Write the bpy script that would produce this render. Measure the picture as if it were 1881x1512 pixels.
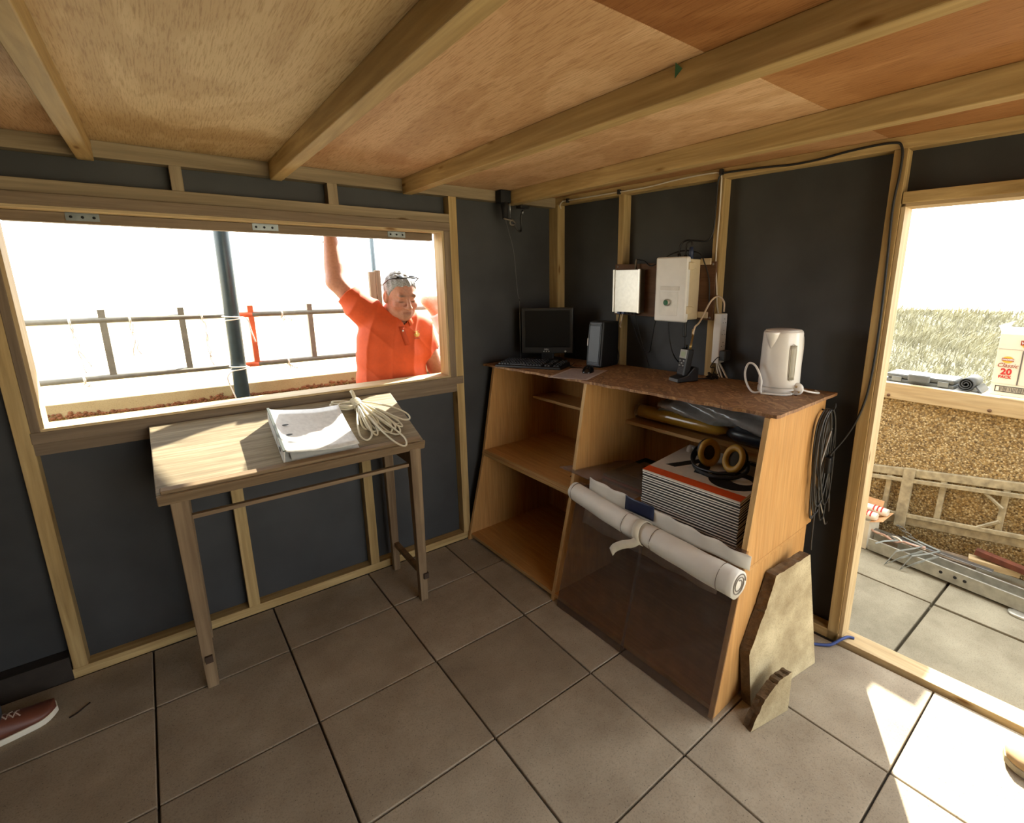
import bpy, bmesh, math, random
import numpy as np
from mathutils import Vector, Matrix
random.seed(7); rng = np.random.default_rng(11)
for o in list(bpy.data.objects): bpy.data.objects.remove(o, do_unlink=True)
SC = bpy.context.scene; COL = SC.collection

# ------------------------------------------------------------ camera
cam_d = bpy.data.cameras.new('camera'); cam = bpy.data.objects.new('camera', cam_d); COL.objects.link(cam); SC.camera = cam
cam_d.sensor_fit = 'HORIZONTAL'; cam_d.sensor_width = 36.0; cam_d.lens = 36.0*899.876/1881
cam_d.shift_x = -(1018.02-940.5)/1881; cam_d.shift_y = (719.55-756.0)/1881
cam_d.clip_start = 0.05; cam_d.clip_end = 2000
RX = (0.78425121, -0.62043845, -0.00248128); UP = (0.14021124, 0.17333227, 0.97483164); BK = (-0.60439295, -0.7648608, 0.22292849)
cam.matrix_world = Matrix(((RX[0], UP[0], BK[0], -2.0846), (RX[1], UP[1], BK[1], -2.4574), (RX[2], UP[2], BK[2], 1.5324), (0, 0, 0, 1)))

# ------------------------------------------------------------ sky, sun, exposure
W = bpy.data.worlds.new('hazy_sky'); SC.world = W; W.use_nodes = True
wn_ = W.node_tree.nodes; wl_ = W.node_tree.links
bg = wn_['Background']; bg.inputs['Color'].default_value = (0.93, 0.97, 1.0, 1); bg.inputs['Strength'].default_value = 4.2
sun_d = bpy.data.lights.new('sun', 'SUN'); sun_d.energy = 19.0; sun_d.angle = math.radians(0.6); sun_d.color = (1.0, 0.93, 0.78)
sun = bpy.data.objects.new('sun', sun_d); COL.objects.link(sun)
SUN_EL, SUN_AZ = math.radians(36.5), math.radians(32)
sdir = Vector((math.cos(SUN_EL)*math.cos(SUN_AZ), math.cos(SUN_EL)*math.sin(SUN_AZ), math.sin(SUN_EL)))
sun.rotation_euler = sdir.to_track_quat('Z', 'Y').to_euler(); sun.location = sdir*30
vs = SC.view_settings; vs.view_transform = 'Standard'; vs.look = 'None'; vs.gamma = 1.0; vs.use_curve_mapping = False
vs.exposure = 0.5

# ------------------------------------------------------------ helpers
def lin(c):
    return tuple(((x/255)/12.92 if x/255 <= .04045 else ((x/255+.055)/1.055)**2.4) for x in c[:3])+(1.0,)
MC = {}
def _nt(name):
    m = bpy.data.materials.new(name); m.use_nodes = True; nt = m.node_tree; b = nt.nodes['Principled BSDF']
    return m, nt, b
def _node(nt, t, **kw):
    n = nt.nodes.new(t)
    for k, v in kw.items():
        if k in n.inputs: n.inputs[k].default_value = v
        else: setattr(n, k, v)
    return n
def _coord(nt, scale=(1, 1, 1), rot=(0, 0, 0), src='Object'):
    tc = nt.nodes.new('ShaderNodeTexCoord'); mp = nt.nodes.new('ShaderNodeMapping')
    mp.inputs['Scale'].default_value = scale; mp.inputs['Rotation'].default_value = rot
    nt.links.new(tc.outputs[src], mp.inputs['Vector']); return mp.outputs['Vector']
def _ramp(nt, fac, stops):
    r = nt.nodes.new('ShaderNodeValToRGB'); e = r.color_ramp.elements
    while len(e) < len(stops): e.new(.5)
    for i, (p, c) in enumerate(stops): e[i].position = p; e[i].color = c
    nt.links.new(fac, r.inputs['Fac']); return r.outputs['Color']
def _mix(nt, a, b, fac, mode='MIX'):
    m = nt.nodes.new('ShaderNodeMix'); m.data_type = 'RGBA'; m.blend_type = mode
    for s, v in ((0, fac), (6, a), (7, b)):
        if hasattr(v, 'is_linked') or hasattr(v, 'links'): nt.links.new(v, m.inputs[s])
        else: m.inputs[s].default_value = v
    return m.outputs[2]
def _bump(nt, b, h, st=.3, dist=.002):
    bp = nt.nodes.new('ShaderNodeBump'); bp.inputs['Strength'].default_value = st; bp.inputs['Distance'].default_value = dist
    nt.links.new(h, bp.inputs['Height']); nt.links.new(bp.outputs['Normal'], b.inputs['Normal'])
def plain(col, rough=.55, metal=0.0, var=.08, scale=25.0, bump=0.0, name=None, spec=None, coat=0):
    key = ('p', col, rough, metal, var, scale, bump, name)
    if key in MC: return MC[key]
    m, nt, b = _nt(name or 'surface'); c = lin(col)
    nz = _node(nt, 'ShaderNodeTexNoise', Scale=scale, Detail=4.0); nt.links.new(_coord(nt), nz.inputs['Vector'])
    lo = tuple(x*(1-var) for x in c[:3])+(1,); hi = tuple(min(1, x*(1+var)) for x in c[:3])+(1,)
    nt.links.new(_ramp(nt, nz.outputs['Fac'], [(.3, lo), (.7, hi)]), b.inputs['Base Color'])
    b.inputs['Roughness'].default_value = rough; b.inputs['Metallic'].default_value = metal
    if spec is not None: b.inputs['Specular IOR Level'].default_value = spec
    if coat: b.inputs['Coat Weight'].default_value = coat
    if bump: _bump(nt, b, nz.outputs['Fac'], bump, .003)
    MC[key] = m; return m
def wood(c1, c2, axis='x', fine=1.0, rough=.65, knots=True, name='timber', stain=None):
    key = ('w', c1, c2, axis, fine, rough, knots, name)
    if key in MC: return MC[key]
    m, nt, b = _nt(name); s = {'x': (1.2, 22, 22), 'y': (22, 1.2, 22), 'z': (22, 22, 1.2)}[axis]; s = tuple(v*fine for v in s)
    v = _coord(nt, s); oi = nt.nodes.new('ShaderNodeObjectInfo')
    ad = nt.nodes.new('ShaderNodeVectorMath'); ad.operation = 'ADD'; nt.links.new(v, ad.inputs[0])
    sc = nt.nodes.new('ShaderNodeVectorMath'); sc.operation = 'SCALE'; sc.inputs[0].default_value = (37, 53, 71); nt.links.new(oi.outputs['Random'], sc.inputs['Scale']); nt.links.new(sc.outputs[0], ad.inputs[1])
    v = ad.outputs[0]
    nz = _node(nt, 'ShaderNodeTexNoise', Scale=1.0, Detail=6.0, Roughness=.62, Distortion=1.2); nt.links.new(v, nz.inputs['Vector'])
    nz2 = _node(nt, 'ShaderNodeTexNoise', Scale=3.2, Detail=2.0); nt.links.new(v, nz2.inputs['Vector'])
    col = _ramp(nt, nz.outputs['Fac'], [(.32, lin(c2)), (.5, lin(tuple((a+b2)/2 for a, b2 in zip(c1, c2)))), (.68, lin(c1))])
    f2 = _ramp(nt, nz2.outputs['Fac'], [(.35, (.86, .86, .86, 1)), (.6, (1, 1, 1, 1))])
    col = _mix(nt, col, f2, 1.0, 'MULTIPLY')
    if knots:
        vo = _node(nt, 'ShaderNodeTexVoronoi', Scale=1.0)
        kv = {'x': (3.4, 13, 13), 'y': (13, 3.4, 13), 'z': (13, 13, 3.4)}[axis]
        ad2 = nt.nodes.new('ShaderNodeVectorMath'); ad2.operation = 'ADD'; nt.links.new(_coord(nt, kv), ad2.inputs[0]); nt.links.new(sc.outputs[0], ad2.inputs[1])
        nt.links.new(ad2.outputs[0], vo.inputs['Vector'])
        kf = _ramp(nt, vo.outputs['Distance'], [(.05, (.42, .30, .18, 1)), (.085, (.74, .66, .54, 1)), (.13, (1, 1, 1, 1))])
        col = _mix(nt, col, kf, 1.0, 'MULTIPLY')
    nt.links.new(col, b.inputs['Base Color']); b.inputs['Roughness'].default_value = rough
    b.inputs['Specular IOR Level'].default_value = .3
    _bump(nt, b, nz.outputs['Fac'], .25, .002)
    MC[key] = m; return m
def plywood(c1, c2, c3, seed=0.0, name='plywood'):
    key = ('ply', c1, c2, seed)
    if key in MC: return MC[key]
    m, nt, b = _nt(name)
    tc = nt.nodes.new('ShaderNodeTexCoord'); mp = nt.nodes.new('ShaderNodeMapping'); mp.inputs['Scale'].default_value = (1.6, .55, 1); mp.inputs['Location'].default_value = (seed, seed*1.7, 0)
    nt.links.new(tc.outputs['Object'], mp.inputs['Vector'])
    big = _node(nt, 'ShaderNodeTexNoise', Scale=1.6, Detail=3.0, Distortion=.8); nt.links.new(mp.outputs[0], big.inputs['Vector'])
    wv = nt.nodes.new('ShaderNodeMath'); wv.operation = 'MULTIPLY'; wv.inputs[1].default_value = 34.0; nt.links.new(big.outputs['Fac'], wv.inputs[0])
    sn = nt.nodes.new('ShaderNodeMath'); sn.operation = 'SINE'; nt.links.new(wv.outputs[0], sn.inputs[0])
    st = _node(nt, 'ShaderNodeTexNoise', Scale=1.0, Detail=5.0, Roughness=.7); nt.links.new(_coord(nt, (260, 13, 1)), st.inputs['Vector'])
    base = _ramp(nt, big.outputs['Fac'], [(.3, lin(c2)), (.5, lin(c1)), (.72, lin(c3))])
    ring = _ramp(nt, sn.outputs[0], [(0.0, (.88, .84, .79, 1)), (.6, (1, 1, 1, 1))])
    pores = _ramp(nt, st.outputs['Fac'], [(.36, (.66, .58, .50, 1)), (.52, (1, 1, 1, 1))])
    col = _mix(nt, _mix(nt, base, ring, 1.0, 'MULTIPLY'), pores, 1.0, 'MULTIPLY')
    nt.links.new(col, b.inputs['Base Color']); b.inputs['Roughness'].default_value = .6; b.inputs['Specular IOR Level'].default_value = .25
    MC[key] = m; return m
def concrete(c1, c2, name='concrete', scale=6.0, speck=(60, 55, 48), warm=None):
    key = ('c', c1, c2, name)
    if key in MC: return MC[key]
    m, nt, b = _nt(name); v = _coord(nt, src='Object')
    oi = nt.nodes.new('ShaderNodeObjectInfo')
    sc = nt.nodes.new('ShaderNodeVectorMath'); sc.operation = 'SCALE'; sc.inputs[0].default_value = (17, 29, 13); nt.links.new(oi.outputs['Random'], sc.inputs['Scale'])
    ad = nt.nodes.new('ShaderNodeVectorMath'); ad.operation = 'ADD'; nt.links.new(v, ad.inputs[0]); nt.links.new(sc.outputs[0], ad.inputs[1]); v = ad.outputs[0]
    n1 = _node(nt, 'ShaderNodeTexNoise', Scale=scale, Detail=6.0, Roughness=.6); nt.links.new(v, n1.inputs['Vector'])
    n2 = _node(nt, 'ShaderNodeTexNoise', Scale=190.0, Detail=2.0); nt.links.new(v, n2.inputs['Vector'])
    vo = _node(nt, 'ShaderNodeTexVoronoi', Scale=70.0); nt.links.new(v, vo.inputs['Vector'])
    col = _ramp(nt, n1.outputs['Fac'], [(.3, lin(c2)), (.7, lin(c1))])
    col = _mix(nt, col, _ramp(nt, n2.outputs['Fac'], [(.3, (.80, .80, .80, 1)), (.5, (1, 1, 1, 1)), (.72, (1.0, 1.0, 1.0, 1))]), 1.0, 'MULTIPLY')
    col = _mix(nt, col, lin(speck), _ramp(nt, vo.outputs['Distance'], [(.05, (.7, .7, .7, 1)), (.14, (0, 0, 0, 1))]))
    hs = nt.nodes.new('ShaderNodeHueSaturation'); nt.links.new(col, hs.inputs['Color'])
    mr = nt.nodes.new('ShaderNodeMapRange'); mr.inputs['To Min'].default_value = .9; mr.inputs['To Max'].default_value = 1.1; nt.links.new(oi.outputs['Random'], mr.inputs['Value']); nt.links.new(mr.outputs[0], hs.inputs['Value'])
    nt.links.new(hs.outputs[0], b.inputs['Base Color']); b.inputs['Roughness'].default_value = .8; b.inputs['Specular IOR Level'].default_value = .3
    _bump(nt, b, n2.outputs['Fac'], .35, .002)
    MC[key] = m; return m
def chips(cols, scale, stretch=(1, 1, 1), bump=.6, name='chips', rough=.8, bd=.006):
    key = ('ch', str(cols), scale, stretch, name)
    if key in MC: return MC[key]
    m, nt, b = _nt(name); v = _coord(nt, stretch)
    nd = _node(nt, 'ShaderNodeTexNoise', Scale=3.0); nt.links.new(v, nd.inputs['Vector'])
    vo = _node(nt, 'ShaderNodeTexVoronoi', Scale=scale); nt.links.new(v, vo.inputs['Vector'])
    sp = nt.nodes.new('ShaderNodeSeparateColor'); nt.links.new(vo.outputs['Color'], sp.inputs[0])
    k = len(cols); col = _ramp(nt, sp.outputs[0], [(i/(k-1), lin(c)) for i, c in enumerate(cols)])
    ed = _ramp(nt, vo.outputs['Distance'], [(.25, (1, 1, 1, 1)), (.75, (.45, .42, .38, 1))])
    col = _mix(nt, col, ed, .8, 'MULTIPLY')
    nt.links.new(col, b.inputs['Base Color']); b.inputs['Roughness'].default_value = rough
    iv = nt.nodes.new('ShaderNodeMath'); iv.operation = 'SUBTRACT'; iv.inputs[0].default_value = 1.0; nt.links.new(vo.outputs['Distance'], iv.inputs[1])
    _bump(nt, b, iv.outputs[0], bump, bd)
    MC[key] = m; return m
def strands(cols, name='strand_board'):
    m, nt, b = _nt(name); outc = None
    for k, rot in enumerate((.25, 1.25, 2.3)):
        v = _coord(nt, (15, 95, 15), (0, 0, rot)); tc = nt.nodes[-1]
        vr = nt.nodes.new('ShaderNodeVectorRotate'); vr.inputs['Angle'].default_value = rot; t2 = nt.nodes.new('ShaderNodeTexCoord'); nt.links.new(t2.outputs['Object'], vr.inputs['Vector'])
        dn = _node(nt, 'ShaderNodeTexNoise', Scale=14.0, Detail=2.0); nt.links.new(t2.outputs['Object'], dn.inputs['Vector']); dm = nt.nodes.new('ShaderNodeVectorMath'); dm.operation = 'MULTIPLY_ADD'; dm.inputs[1].default_value = (.05, .05, .05); nt.links.new(dn.outputs['Color'], dm.inputs[0]); nt.links.new(vr.outputs[0], dm.inputs[2])
        sc = nt.nodes.new('ShaderNodeVectorMath'); sc.operation = 'MULTIPLY'; sc.inputs[1].default_value = (13, 90, 13); nt.links.new(dm.outputs[0], sc.inputs[0])
        vo = _node(nt, 'ShaderNodeTexVoronoi', Scale=1.0); nt.links.new(sc.outputs[0], vo.inputs['Vector']); sp = nt.nodes.new('ShaderNodeSeparateColor'); nt.links.new(vo.outputs['Color'], sp.inputs[0])
        n_ = len(cols); c = _ramp(nt, sp.outputs[k], [(i/(n_-1), lin(q)) for i, q in enumerate(cols)])
        if outc is None: outc = c
        else: outc = _mix(nt, outc, c, _ramp(nt, sp.outputs[(k+1) % 3], [(.50, (0, 0, 0, 1)), (.56, (1, 1, 1, 1))]))
    nz = _node(nt, 'ShaderNodeTexNoise', Scale=160.0, Detail=3.0); nt.links.new(_coord(nt), nz.inputs['Vector'])
    outc = _mix(nt, outc, _ramp(nt, nz.outputs['Fac'], [(.3, (.72, .70, .66, 1)), (.6, (1, 1, 1, 1))]), 1.0, 'MULTIPLY')
    nt.links.new(outc, b.inputs['Base Color']); b.inputs['Roughness'].default_value = .6; _bump(nt, b, nz.outputs['Fac'], .3, .0015); return m
def clear(tint, gloss=.1, name='clear_plastic', rough=.05, haze=0.0, hazecol=(220, 220, 220)):
    key = ('cl', tint, gloss, name, haze)
    if key in MC: return MC[key]
    m, nt, b = _nt(name); out = nt.nodes['Material Output']
    tr = _node(nt, 'ShaderNodeBsdfTransparent'); tr.inputs[0].default_value = lin(tint)
    gl = _node(nt, 'ShaderNodeBsdfGlossy'); gl.inputs['Roughness'].default_value = rough
    fr = _node(nt, 'ShaderNodeFresnel'); ge = nt.nodes.new('ShaderNodeNewGeometry'); mi = nt.nodes.new('ShaderNodeMapRange'); mi.inputs['To Min'].default_value = 1.5; mi.inputs['To Max'].default_value = 1/1.5; nt.links.new(ge.outputs['Backfacing'], mi.inputs['Value']); nt.links.new(mi.outputs[0], fr.inputs['IOR'])
    mx = nt.nodes.new('ShaderNodeMixShader'); nt.links.new(fr.outputs[0], mx.inputs[0]); nt.links.new(tr.outputs[0], mx.inputs[1]); nt.links.new(gl.outputs[0], mx.inputs[2])
    o = mx.outputs[0]
    if haze:
        df = _node(nt, 'ShaderNodeBsdfDiffuse'); df.inputs[0].default_value = lin(hazecol)
        nz = _node(nt, 'ShaderNodeTexNoise', Scale=18.0, Detail=5.0); nt.links.new(_coord(nt), nz.inputs['Vector'])
        mr = nt.nodes.new('ShaderNodeMapRange'); mr.inputs['From Min'].default_value = .3; mr.inputs['From Max'].default_value = .75; mr.inputs['To Min'].default_value = haze*.4; mr.inputs['To Max'].default_value = haze*1.4; nt.links.new(nz.outputs['Fac'], mr.inputs['Value'])
        m2 = nt.nodes.new('ShaderNodeMixShader'); nt.links.new(mr.outputs[0], m2.inputs[0]); nt.links.new(o, m2.inputs[1]); nt.links.new(df.outputs[0], m2.inputs[2]); o = m2.outputs[0]
    nt.links.new(o, out.inputs['Surface']); MC[key] = m; return m
def vcol(name='skin', rough=.55, sss=0.0):
    key = ('v', name)
    if key in MC: return MC[key]
    m, nt, b = _nt(name); a = nt.nodes.new('ShaderNodeAttribute'); a.attribute_name = 'Col'
    nz = _node(nt, 'ShaderNodeTexNoise', Scale=90.0, Detail=3.0); nt.links.new(_coord(nt), nz.inputs['Vector'])
    nt.links.new(_mix(nt, a.outputs['Color'], _ramp(nt, nz.outputs['Fac'], [(.3, (.85, .82, .8, 1)), (.6, (1, 1, 1, 1))]), 1.0, 'MULTIPLY'), b.inputs['Base Color'])
    b.inputs['Roughness'].default_value = rough
    MC[key] = m; return m

# ---- mesh collecting
class MB:
    def __init__(s): s.v = []; s.f = []
    def add(s, vs_, fs):
        k = len(s.v); s.v += [tuple(map(float, p)) for p in vs_]; s.f += [tuple(i+k for i in f) for f in fs]; return s
    def hexa(s, c):
        return s.add(c, [(0, 3, 2, 1), (4, 5, 6, 7), (0, 1, 5, 4), (1, 2, 6, 5), (2, 3, 7, 6), (3, 0, 4, 7)])
    def box(s, a, b, fr=None):
        (x0, y0, z0), (x1, y1, z1) = a, b
        x0, x1 = min(x0, x1), max(x0, x1); y0, y1 = min(y0, y1), max(y0, y1); z0, z1 = min(z0, z1), max(z0, z1)
        c = [(x0, y0, z0), (x1, y0, z0), (x1, y1, z0), (x0, y1, z0), (x0, y0, z1), (x1, y0, z1), (x1, y1, z1), (x0, y1, z1)]
        return s.hexa([fr(*p) for p in c] if fr else c)
    def prism(s, poly, h0, h1, fr):
        n = len(poly); vs_ = [fr(a, b, h0) for a, b in poly]+[fr(a, b, h1) for a, b in poly]
        return s.add(vs_, [tuple(reversed(range(n))), tuple(range(n, 2*n))]+[(i, (i+1) % n, n+(i+1) % n, n+i) for i in range(n)])
    def tube(s, pts, r, n=8, closed=False, cap=True):
        P = [Vector(p) for p in pts]; m = len(P); R = r if hasattr(r, '__len__') else [r]*m
        T = []
        for i in range(m):
            a = P[(i-1) % m] if (closed or i > 0) else P[i]; b = P[(i+1) % m] if (closed or i < m-1) else P[i]
            d = b-a; T.append(d.normalized() if d.length > 1e-9 else Vector((0, 0, 1)))
        ref = Vector((0, 0, 1)) if abs(T[0].z) < .9 else Vector((1, 0, 0))
        N = (ref-T[0]*ref.dot(T[0])).normalized(); vs_ = []
        for i in range(m):
            N = (N-T[i]*N.dot(T[i]));
            N = N.normalized() if N.length > 1e-6 else T[i].orthogonal().normalized()
            B = T[i].cross(N)
            for k in range(n):
                a = 2*math.pi*k/n; vs_.append(P[i]+(N*math.cos(a)+B*math.sin(a))*R[i])
        fs = []
        for i in range(m if closed else m-1):
            j = (i+1) % m
            for k in range(n): fs.append((i*n+k, i*n+(k+1) % n, j*n+(k+1) % n, j*n+k))
        if cap and not closed: fs += [tuple(reversed(range(n))), tuple(range((m-1)*n, m*n))]
        return s.add(vs_, fs)
    def lathe(s, prof, fr, n=24, squash=(1, 1)):
        m = len(prof); vs_ = []
        for (r, z) in prof:
            for k in range(n):
                a = 2*math.pi*k/n; vs_.append(fr(r*math.cos(a)*squash[0], r*math.sin(a)*squash[1], z))
        fs = [(i*n+k, i*n+(k+1) % n, (i+1)*n+(k+1) % n, (i+1)*n+k) for i in range(m-1) for k in range(n)]
        fs += [tuple(reversed(range(n))), tuple(range((m-1)*n, m*n))]
        return s.add(vs_, fs)
    def loft(s, rings, cap=True):
        n = len(rings[0]); vs_ = [p for r in rings for p in r]; m = len(rings)
        fs = [(i*n+k, i*n+(k+1) % n, (i+1)*n+(k+1) % n, (i+1)*n+k) for i in range(m-1) for k in range(n)]
        if cap: fs += [tuple(reversed(range(n))), tuple(range((m-1)*n, m*n))]
        return s.add(vs_, fs)
    def sheet(s, rows):
        m, n = len(rows), len(rows[0]); return s.add([p for r in rows for p in r], [(i*n+j, i*n+j+1, (i+1)*n+j+1, (i+1)*n+j) for i in range(m-1) for j in range(n-1)])
    def build(s, name, mat, parent=None, smooth=False, bevel=0, solid=0, subsurf=0, seg=2):
        me = bpy.data.meshes.new(name); me.from_pydata(s.v, [], s.f); me.validate(); me.update()
        bm = bmesh.new(); bm.from_mesh(me); bmesh.ops.recalc_face_normals(bm, faces=bm.faces); bm.to_mesh(me); bm.free()
        return link(name, me, mat, parent, smooth, bevel, solid, subsurf, seg)
def link(name, me, mat, parent=None, smooth=False, bevel=0, solid=0, subsurf=0, seg=2):
    o = bpy.data.objects.new(name, me); COL.objects.link(o)
    if mat: me.materials.append(mat)
    if smooth: me.polygons.foreach_set('use_smooth', [True]*len(me.polygons))
    if parent:
        o.parent = parent; o.matrix_parent_inverse = Matrix.Translation(-Vector(parent.location)) if parent.type == 'EMPTY' else Matrix.Identity(4)
    if solid: md = o.modifiers.new('solid', 'SOLIDIFY'); md.thickness = solid; md.offset = 0
    if bevel: md = o.modifiers.new('bevel', 'BEVEL'); md.width = bevel; md.segments = seg; md.limit_method = 'ANGLE'; md.angle_limit = .6
    if subsurf: md = o.modifiers.new('sub', 'SUBSURF'); md.levels = subsurf; md.render_levels = subsurf
    return o
def tag(o, label, cat, group=None, kind=None):
    o['label'] = label; o['category'] = cat
    if group: o['group'] = group
    if kind: o['kind'] = kind
    return o
def thing(name, label, cat, loc=(0, 0, 0), group=None):
    o = bpy.data.objects.new(name, None); COL.objects.link(o); o.location = loc; o.empty_display_size = .1
    return tag(o, label, cat, group)
def struct(name, loc=(0, 0, 0), label=None):
    o = bpy.data.objects.new(name, None); COL.objects.link(o); o.location = loc; o['kind'] = 'structure'
    if label: o['label'] = label
    return o
def bx(name, a, b, mat, parent, fr=None, bevel=0, **k):
    return MB().box(a, b, fr).build(name, mat, parent, bevel=bevel, **k)
def spl(pts, n=8, closed=False):
    P = [np.array(p, float) for p in pts]; out = []; m = len(P)
    rngi = range(m) if closed else range(m-1)
    for i in rngi:
        p0 = P[(i-1) % m] if (closed or i > 0) else 2*P[0]-P[1]; p1 = P[i]; p2 = P[(i+1) % m]; p3 = P[(i+2) % m] if (closed or i < m-2) else 2*P[-1]-P[-2]
        for k in range(n):
            t = k/n; out.append(tuple(.5*((2*p1)+(-p0+p2)*t+(2*p0-5*p1+4*p2-p3)*t*t+(-p0+3*p1-3*p2+p3)*t**3)))
    if not closed: out.append(tuple(P[-1]))
    return out
def frame(o, ax, ay, az):
    o, ax, ay, az = map(lambda q: np.array(q, float), (o, ax, ay, az))
    return lambda a, b, c: tuple(o+ax*a+ay*b+az*c)
def text(body, size, fr, mat, parent, name='lettering', extrude=.0006, bold=0.0, align='CENTER', sx=1.0, shear=0.0):
    cu = bpy.data.curves.new('t', 'FONT'); cu.body = body; cu.size = size; cu.extrude = extrude; cu.offset = bold; cu.align_x = align; cu.align_y = 'CENTER'; cu.resolution_u = 3; cu.shear = shear
    o = bpy.data.objects.new('t', cu); COL.objects.link(o); bpy.context.view_layer.update()
    me = bpy.data.meshes.new_from_object(o.evaluated_get(bpy.context.evaluated_depsgraph_get())); bpy.data.objects.remove(o, do_unlink=True)
    for v in me.vertices: v.co = fr(v.co.x*sx, v.co.y, v.co.z)
    me.materials.clear(); return link(name, me, mat, parent)

# frames: WBf = wall with the doorway (s along wall from corner to camera, d outward, z); BKf = display unit (s, d to the wall, z)
_wt = np.array((.074, -1, 0)); _wt /= np.linalg.norm(_wt); _wn = np.array((-_wt[1], _wt[0], 0))
WBf = frame((-.13, 0, 0), _wt, _wn, (0, 0, 1))
_bt = np.array((.04276702, -.99908507, 0)); _bn = np.array((.99908507, .04276702, 0))
BKf = frame((-.821, .009, 0), _bt, _bn, (0, 0, 1))
_te = np.array((0, .39, .155)); _te /= np.linalg.norm(_te); _tN = np.cross((1, 0, 0), _te)
TBf = frame((-2.19, -.41, .82), (1, 0, 0), _te, _tN)       # sloping desk top

TIM = (196, 170, 118); TIM2 = (158, 130, 82)
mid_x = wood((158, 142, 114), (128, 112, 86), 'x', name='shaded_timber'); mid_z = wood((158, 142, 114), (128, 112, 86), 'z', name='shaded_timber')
timx = wood(TIM, TIM2, 'x'); timy = wood(TIM, TIM2, 'y'); timz = wood(TIM, TIM2, 'z')
pale_x = wood((206, 184, 142), (176, 150, 108), 'x'); pale_z = wood((206, 184, 142), (176, 150, 108), 'z'); pale_y = wood((206, 184, 142), (176, 150, 108), 'y')
greyx = wood((138, 120, 98), (106, 90, 70), 'x', name='weathered_backlit_timber'); greyz = wood((138, 120, 98), (106, 90, 70), 'z', name='weathered_backlit_timber')  # window header's backlit shade is put into this darker colour; weathered wood elsewhere
membrane = plain((52, 53, 53), rough=.62, var=.22, scale=5.0, bump=.12, name='breather_membrane')
cladding = wood((120, 100, 72), (90, 74, 52), 'x', name='cladding')
BLK = plain((22, 22, 23), rough=.42, name='black_plastic'); BLKM = plain((16, 16, 17), rough=.75, name='black_matt')
WHT = plain((226, 225, 220), rough=.35, var=.03, name='white_plastic'); CREAM = plain((206, 190, 156), rough=.4, var=.04, name='cream_plastic')
CABW = plain((208, 200, 184), rough=.45, var=.04, name='white_cable'); CABB = plain((20, 20, 20), rough=.5, name='black_cable')
STEEL = plain((150, 152, 152), rough=.35, metal=.9, var=.15, scale=40, name='galvanised_steel'); BRASS = plain((196, 170, 110), rough=.3, metal=.9, name='brass')
SILV = plain((196, 194, 186), rough=.34, metal=.55, var=.06, scale=60, name='brushed_aluminium')
# ============================================================ the setting
# ---- floor: concrete slabs on a dark bed
slab_mat = concrete((168, 156, 135), (142, 129, 109), 'concrete_slab', 5.0)
patio_mat = concrete((152, 144, 122), (116, 108, 88), 'patio_slab', 4.0, speck=(110, 100, 80))
floor = struct('floor', (-1.5, -1.5, 0), 'square concrete paving slabs')
bx('bedding', (-3.8, -4.35, -.09), (.02, .0, -.014), plain((48, 42, 34), rough=.95, var=.2, name='joint_sand'), floor)
gu = np.array((.45, .008)); gv = np.array((.008, -.45)); g0 = np.array((-2.309, -.368))-gv
def wallB_x(y): return -.13+.074*(-y)
full = None
for c in range(-4, 6):
    for r in range(-1, 10):
        o2 = g0+gu*c+gv*r
        q = [(.007, .007), (.993, .007), (.993, .993), (.007, .993)]
        if c == 4: q = [(.007, .007), (1.3, .007), (1.3, .993), (.007, .993)]
        if c > 4: continue
        P = [o2+gu*a+gv*b for a, b in q]
        ys = [p[1] for p in P]; cx_ = sum(p[0] for p in P)/4; cy_ = sum(ys)/4
        if min(ys) > -.03 or max(p[0] for p in P) < -3.7 or max(ys) < -4.3: continue
        xl = wallB_x(cy_)-.012
        if min(p[0] for p in P) > xl-.02: continue
        cut = any(p[1] > -.004 for p in P) or any(p[0] > xl for p in P) or any(p[0] < -3.68 for p in P) or any(p[1] < -4.28 for p in P)
        P = [(min(max(p[0], -3.68), wallB_x(p[1])-.012), min(max(p[1], -4.28), -.004)) for p in P]
        dz = random.uniform(-.0015, .0015); cc = np.mean(P, axis=0)
        if cut:
            b = MB(); b.prism([(p[0]-cc[0], p[1]-cc[1]) for p in reversed(P)], -.04, 0, lambda a, b_, h: (a, b_, h))
            o = b.build('slab', slab_mat, None, bevel=.003)
        else:
            if full is None:
                b = MB(); b.prism([(p[0]-cc[0], p[1]-cc[1]) for p in reversed(P)], -.04, 0, lambda a, b_, h: (a, b_, h))
                o = b.build('slab', slab_mat, None, bevel=.003); full = o
            else:
                o = full.copy(); COL.objects.link(o)
        o.parent = floor; o.matrix_parent_inverse = Matrix.Translation(-Vector(floor.location))
        o.location = (cc[0], cc[1], dz); o.rotation_euler = (0, 0, random.uniform(-.002, .002))

# ---- patio outside the doorway and the window
patio = struct('floor_patio', (.7, -1.5, 0), 'paved patio outside the hut')
bx('bedding', (-4.6, .12, -.12), (.09, 1.25, -.03), plain((96, 86, 66), rough=.95, var=.2, name='patio_joint'), patio)
bx('bedding', (.09, -4.6, -.12), (1.3, 1.25, -.03), plain((96, 86, 66), rough=.95, var=.2, name='patio_joint'), patio)
pf = None
for i, (xa, xb_) in enumerate([(.10, .637), (.652, 1.24)]):
    for k in range(-5, 6):
        y1 = -1.957+.6*k-.006; y0 = y1-.588
        if y1 > 1.25: continue
        o = bx('slab', (xa-.5*(xa+xb_), -.294, -.04), (xb_-.5*(xa+xb_), .294, 0), patio_mat, None, bevel=.003)
        o.parent = patio; o.matrix_parent_inverse = Matrix.Translation(-Vector(patio.location)); o.location = (.5*(xa+xb_), .5*(y0+y1), -.004+random.uniform(-.002, .002))
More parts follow.
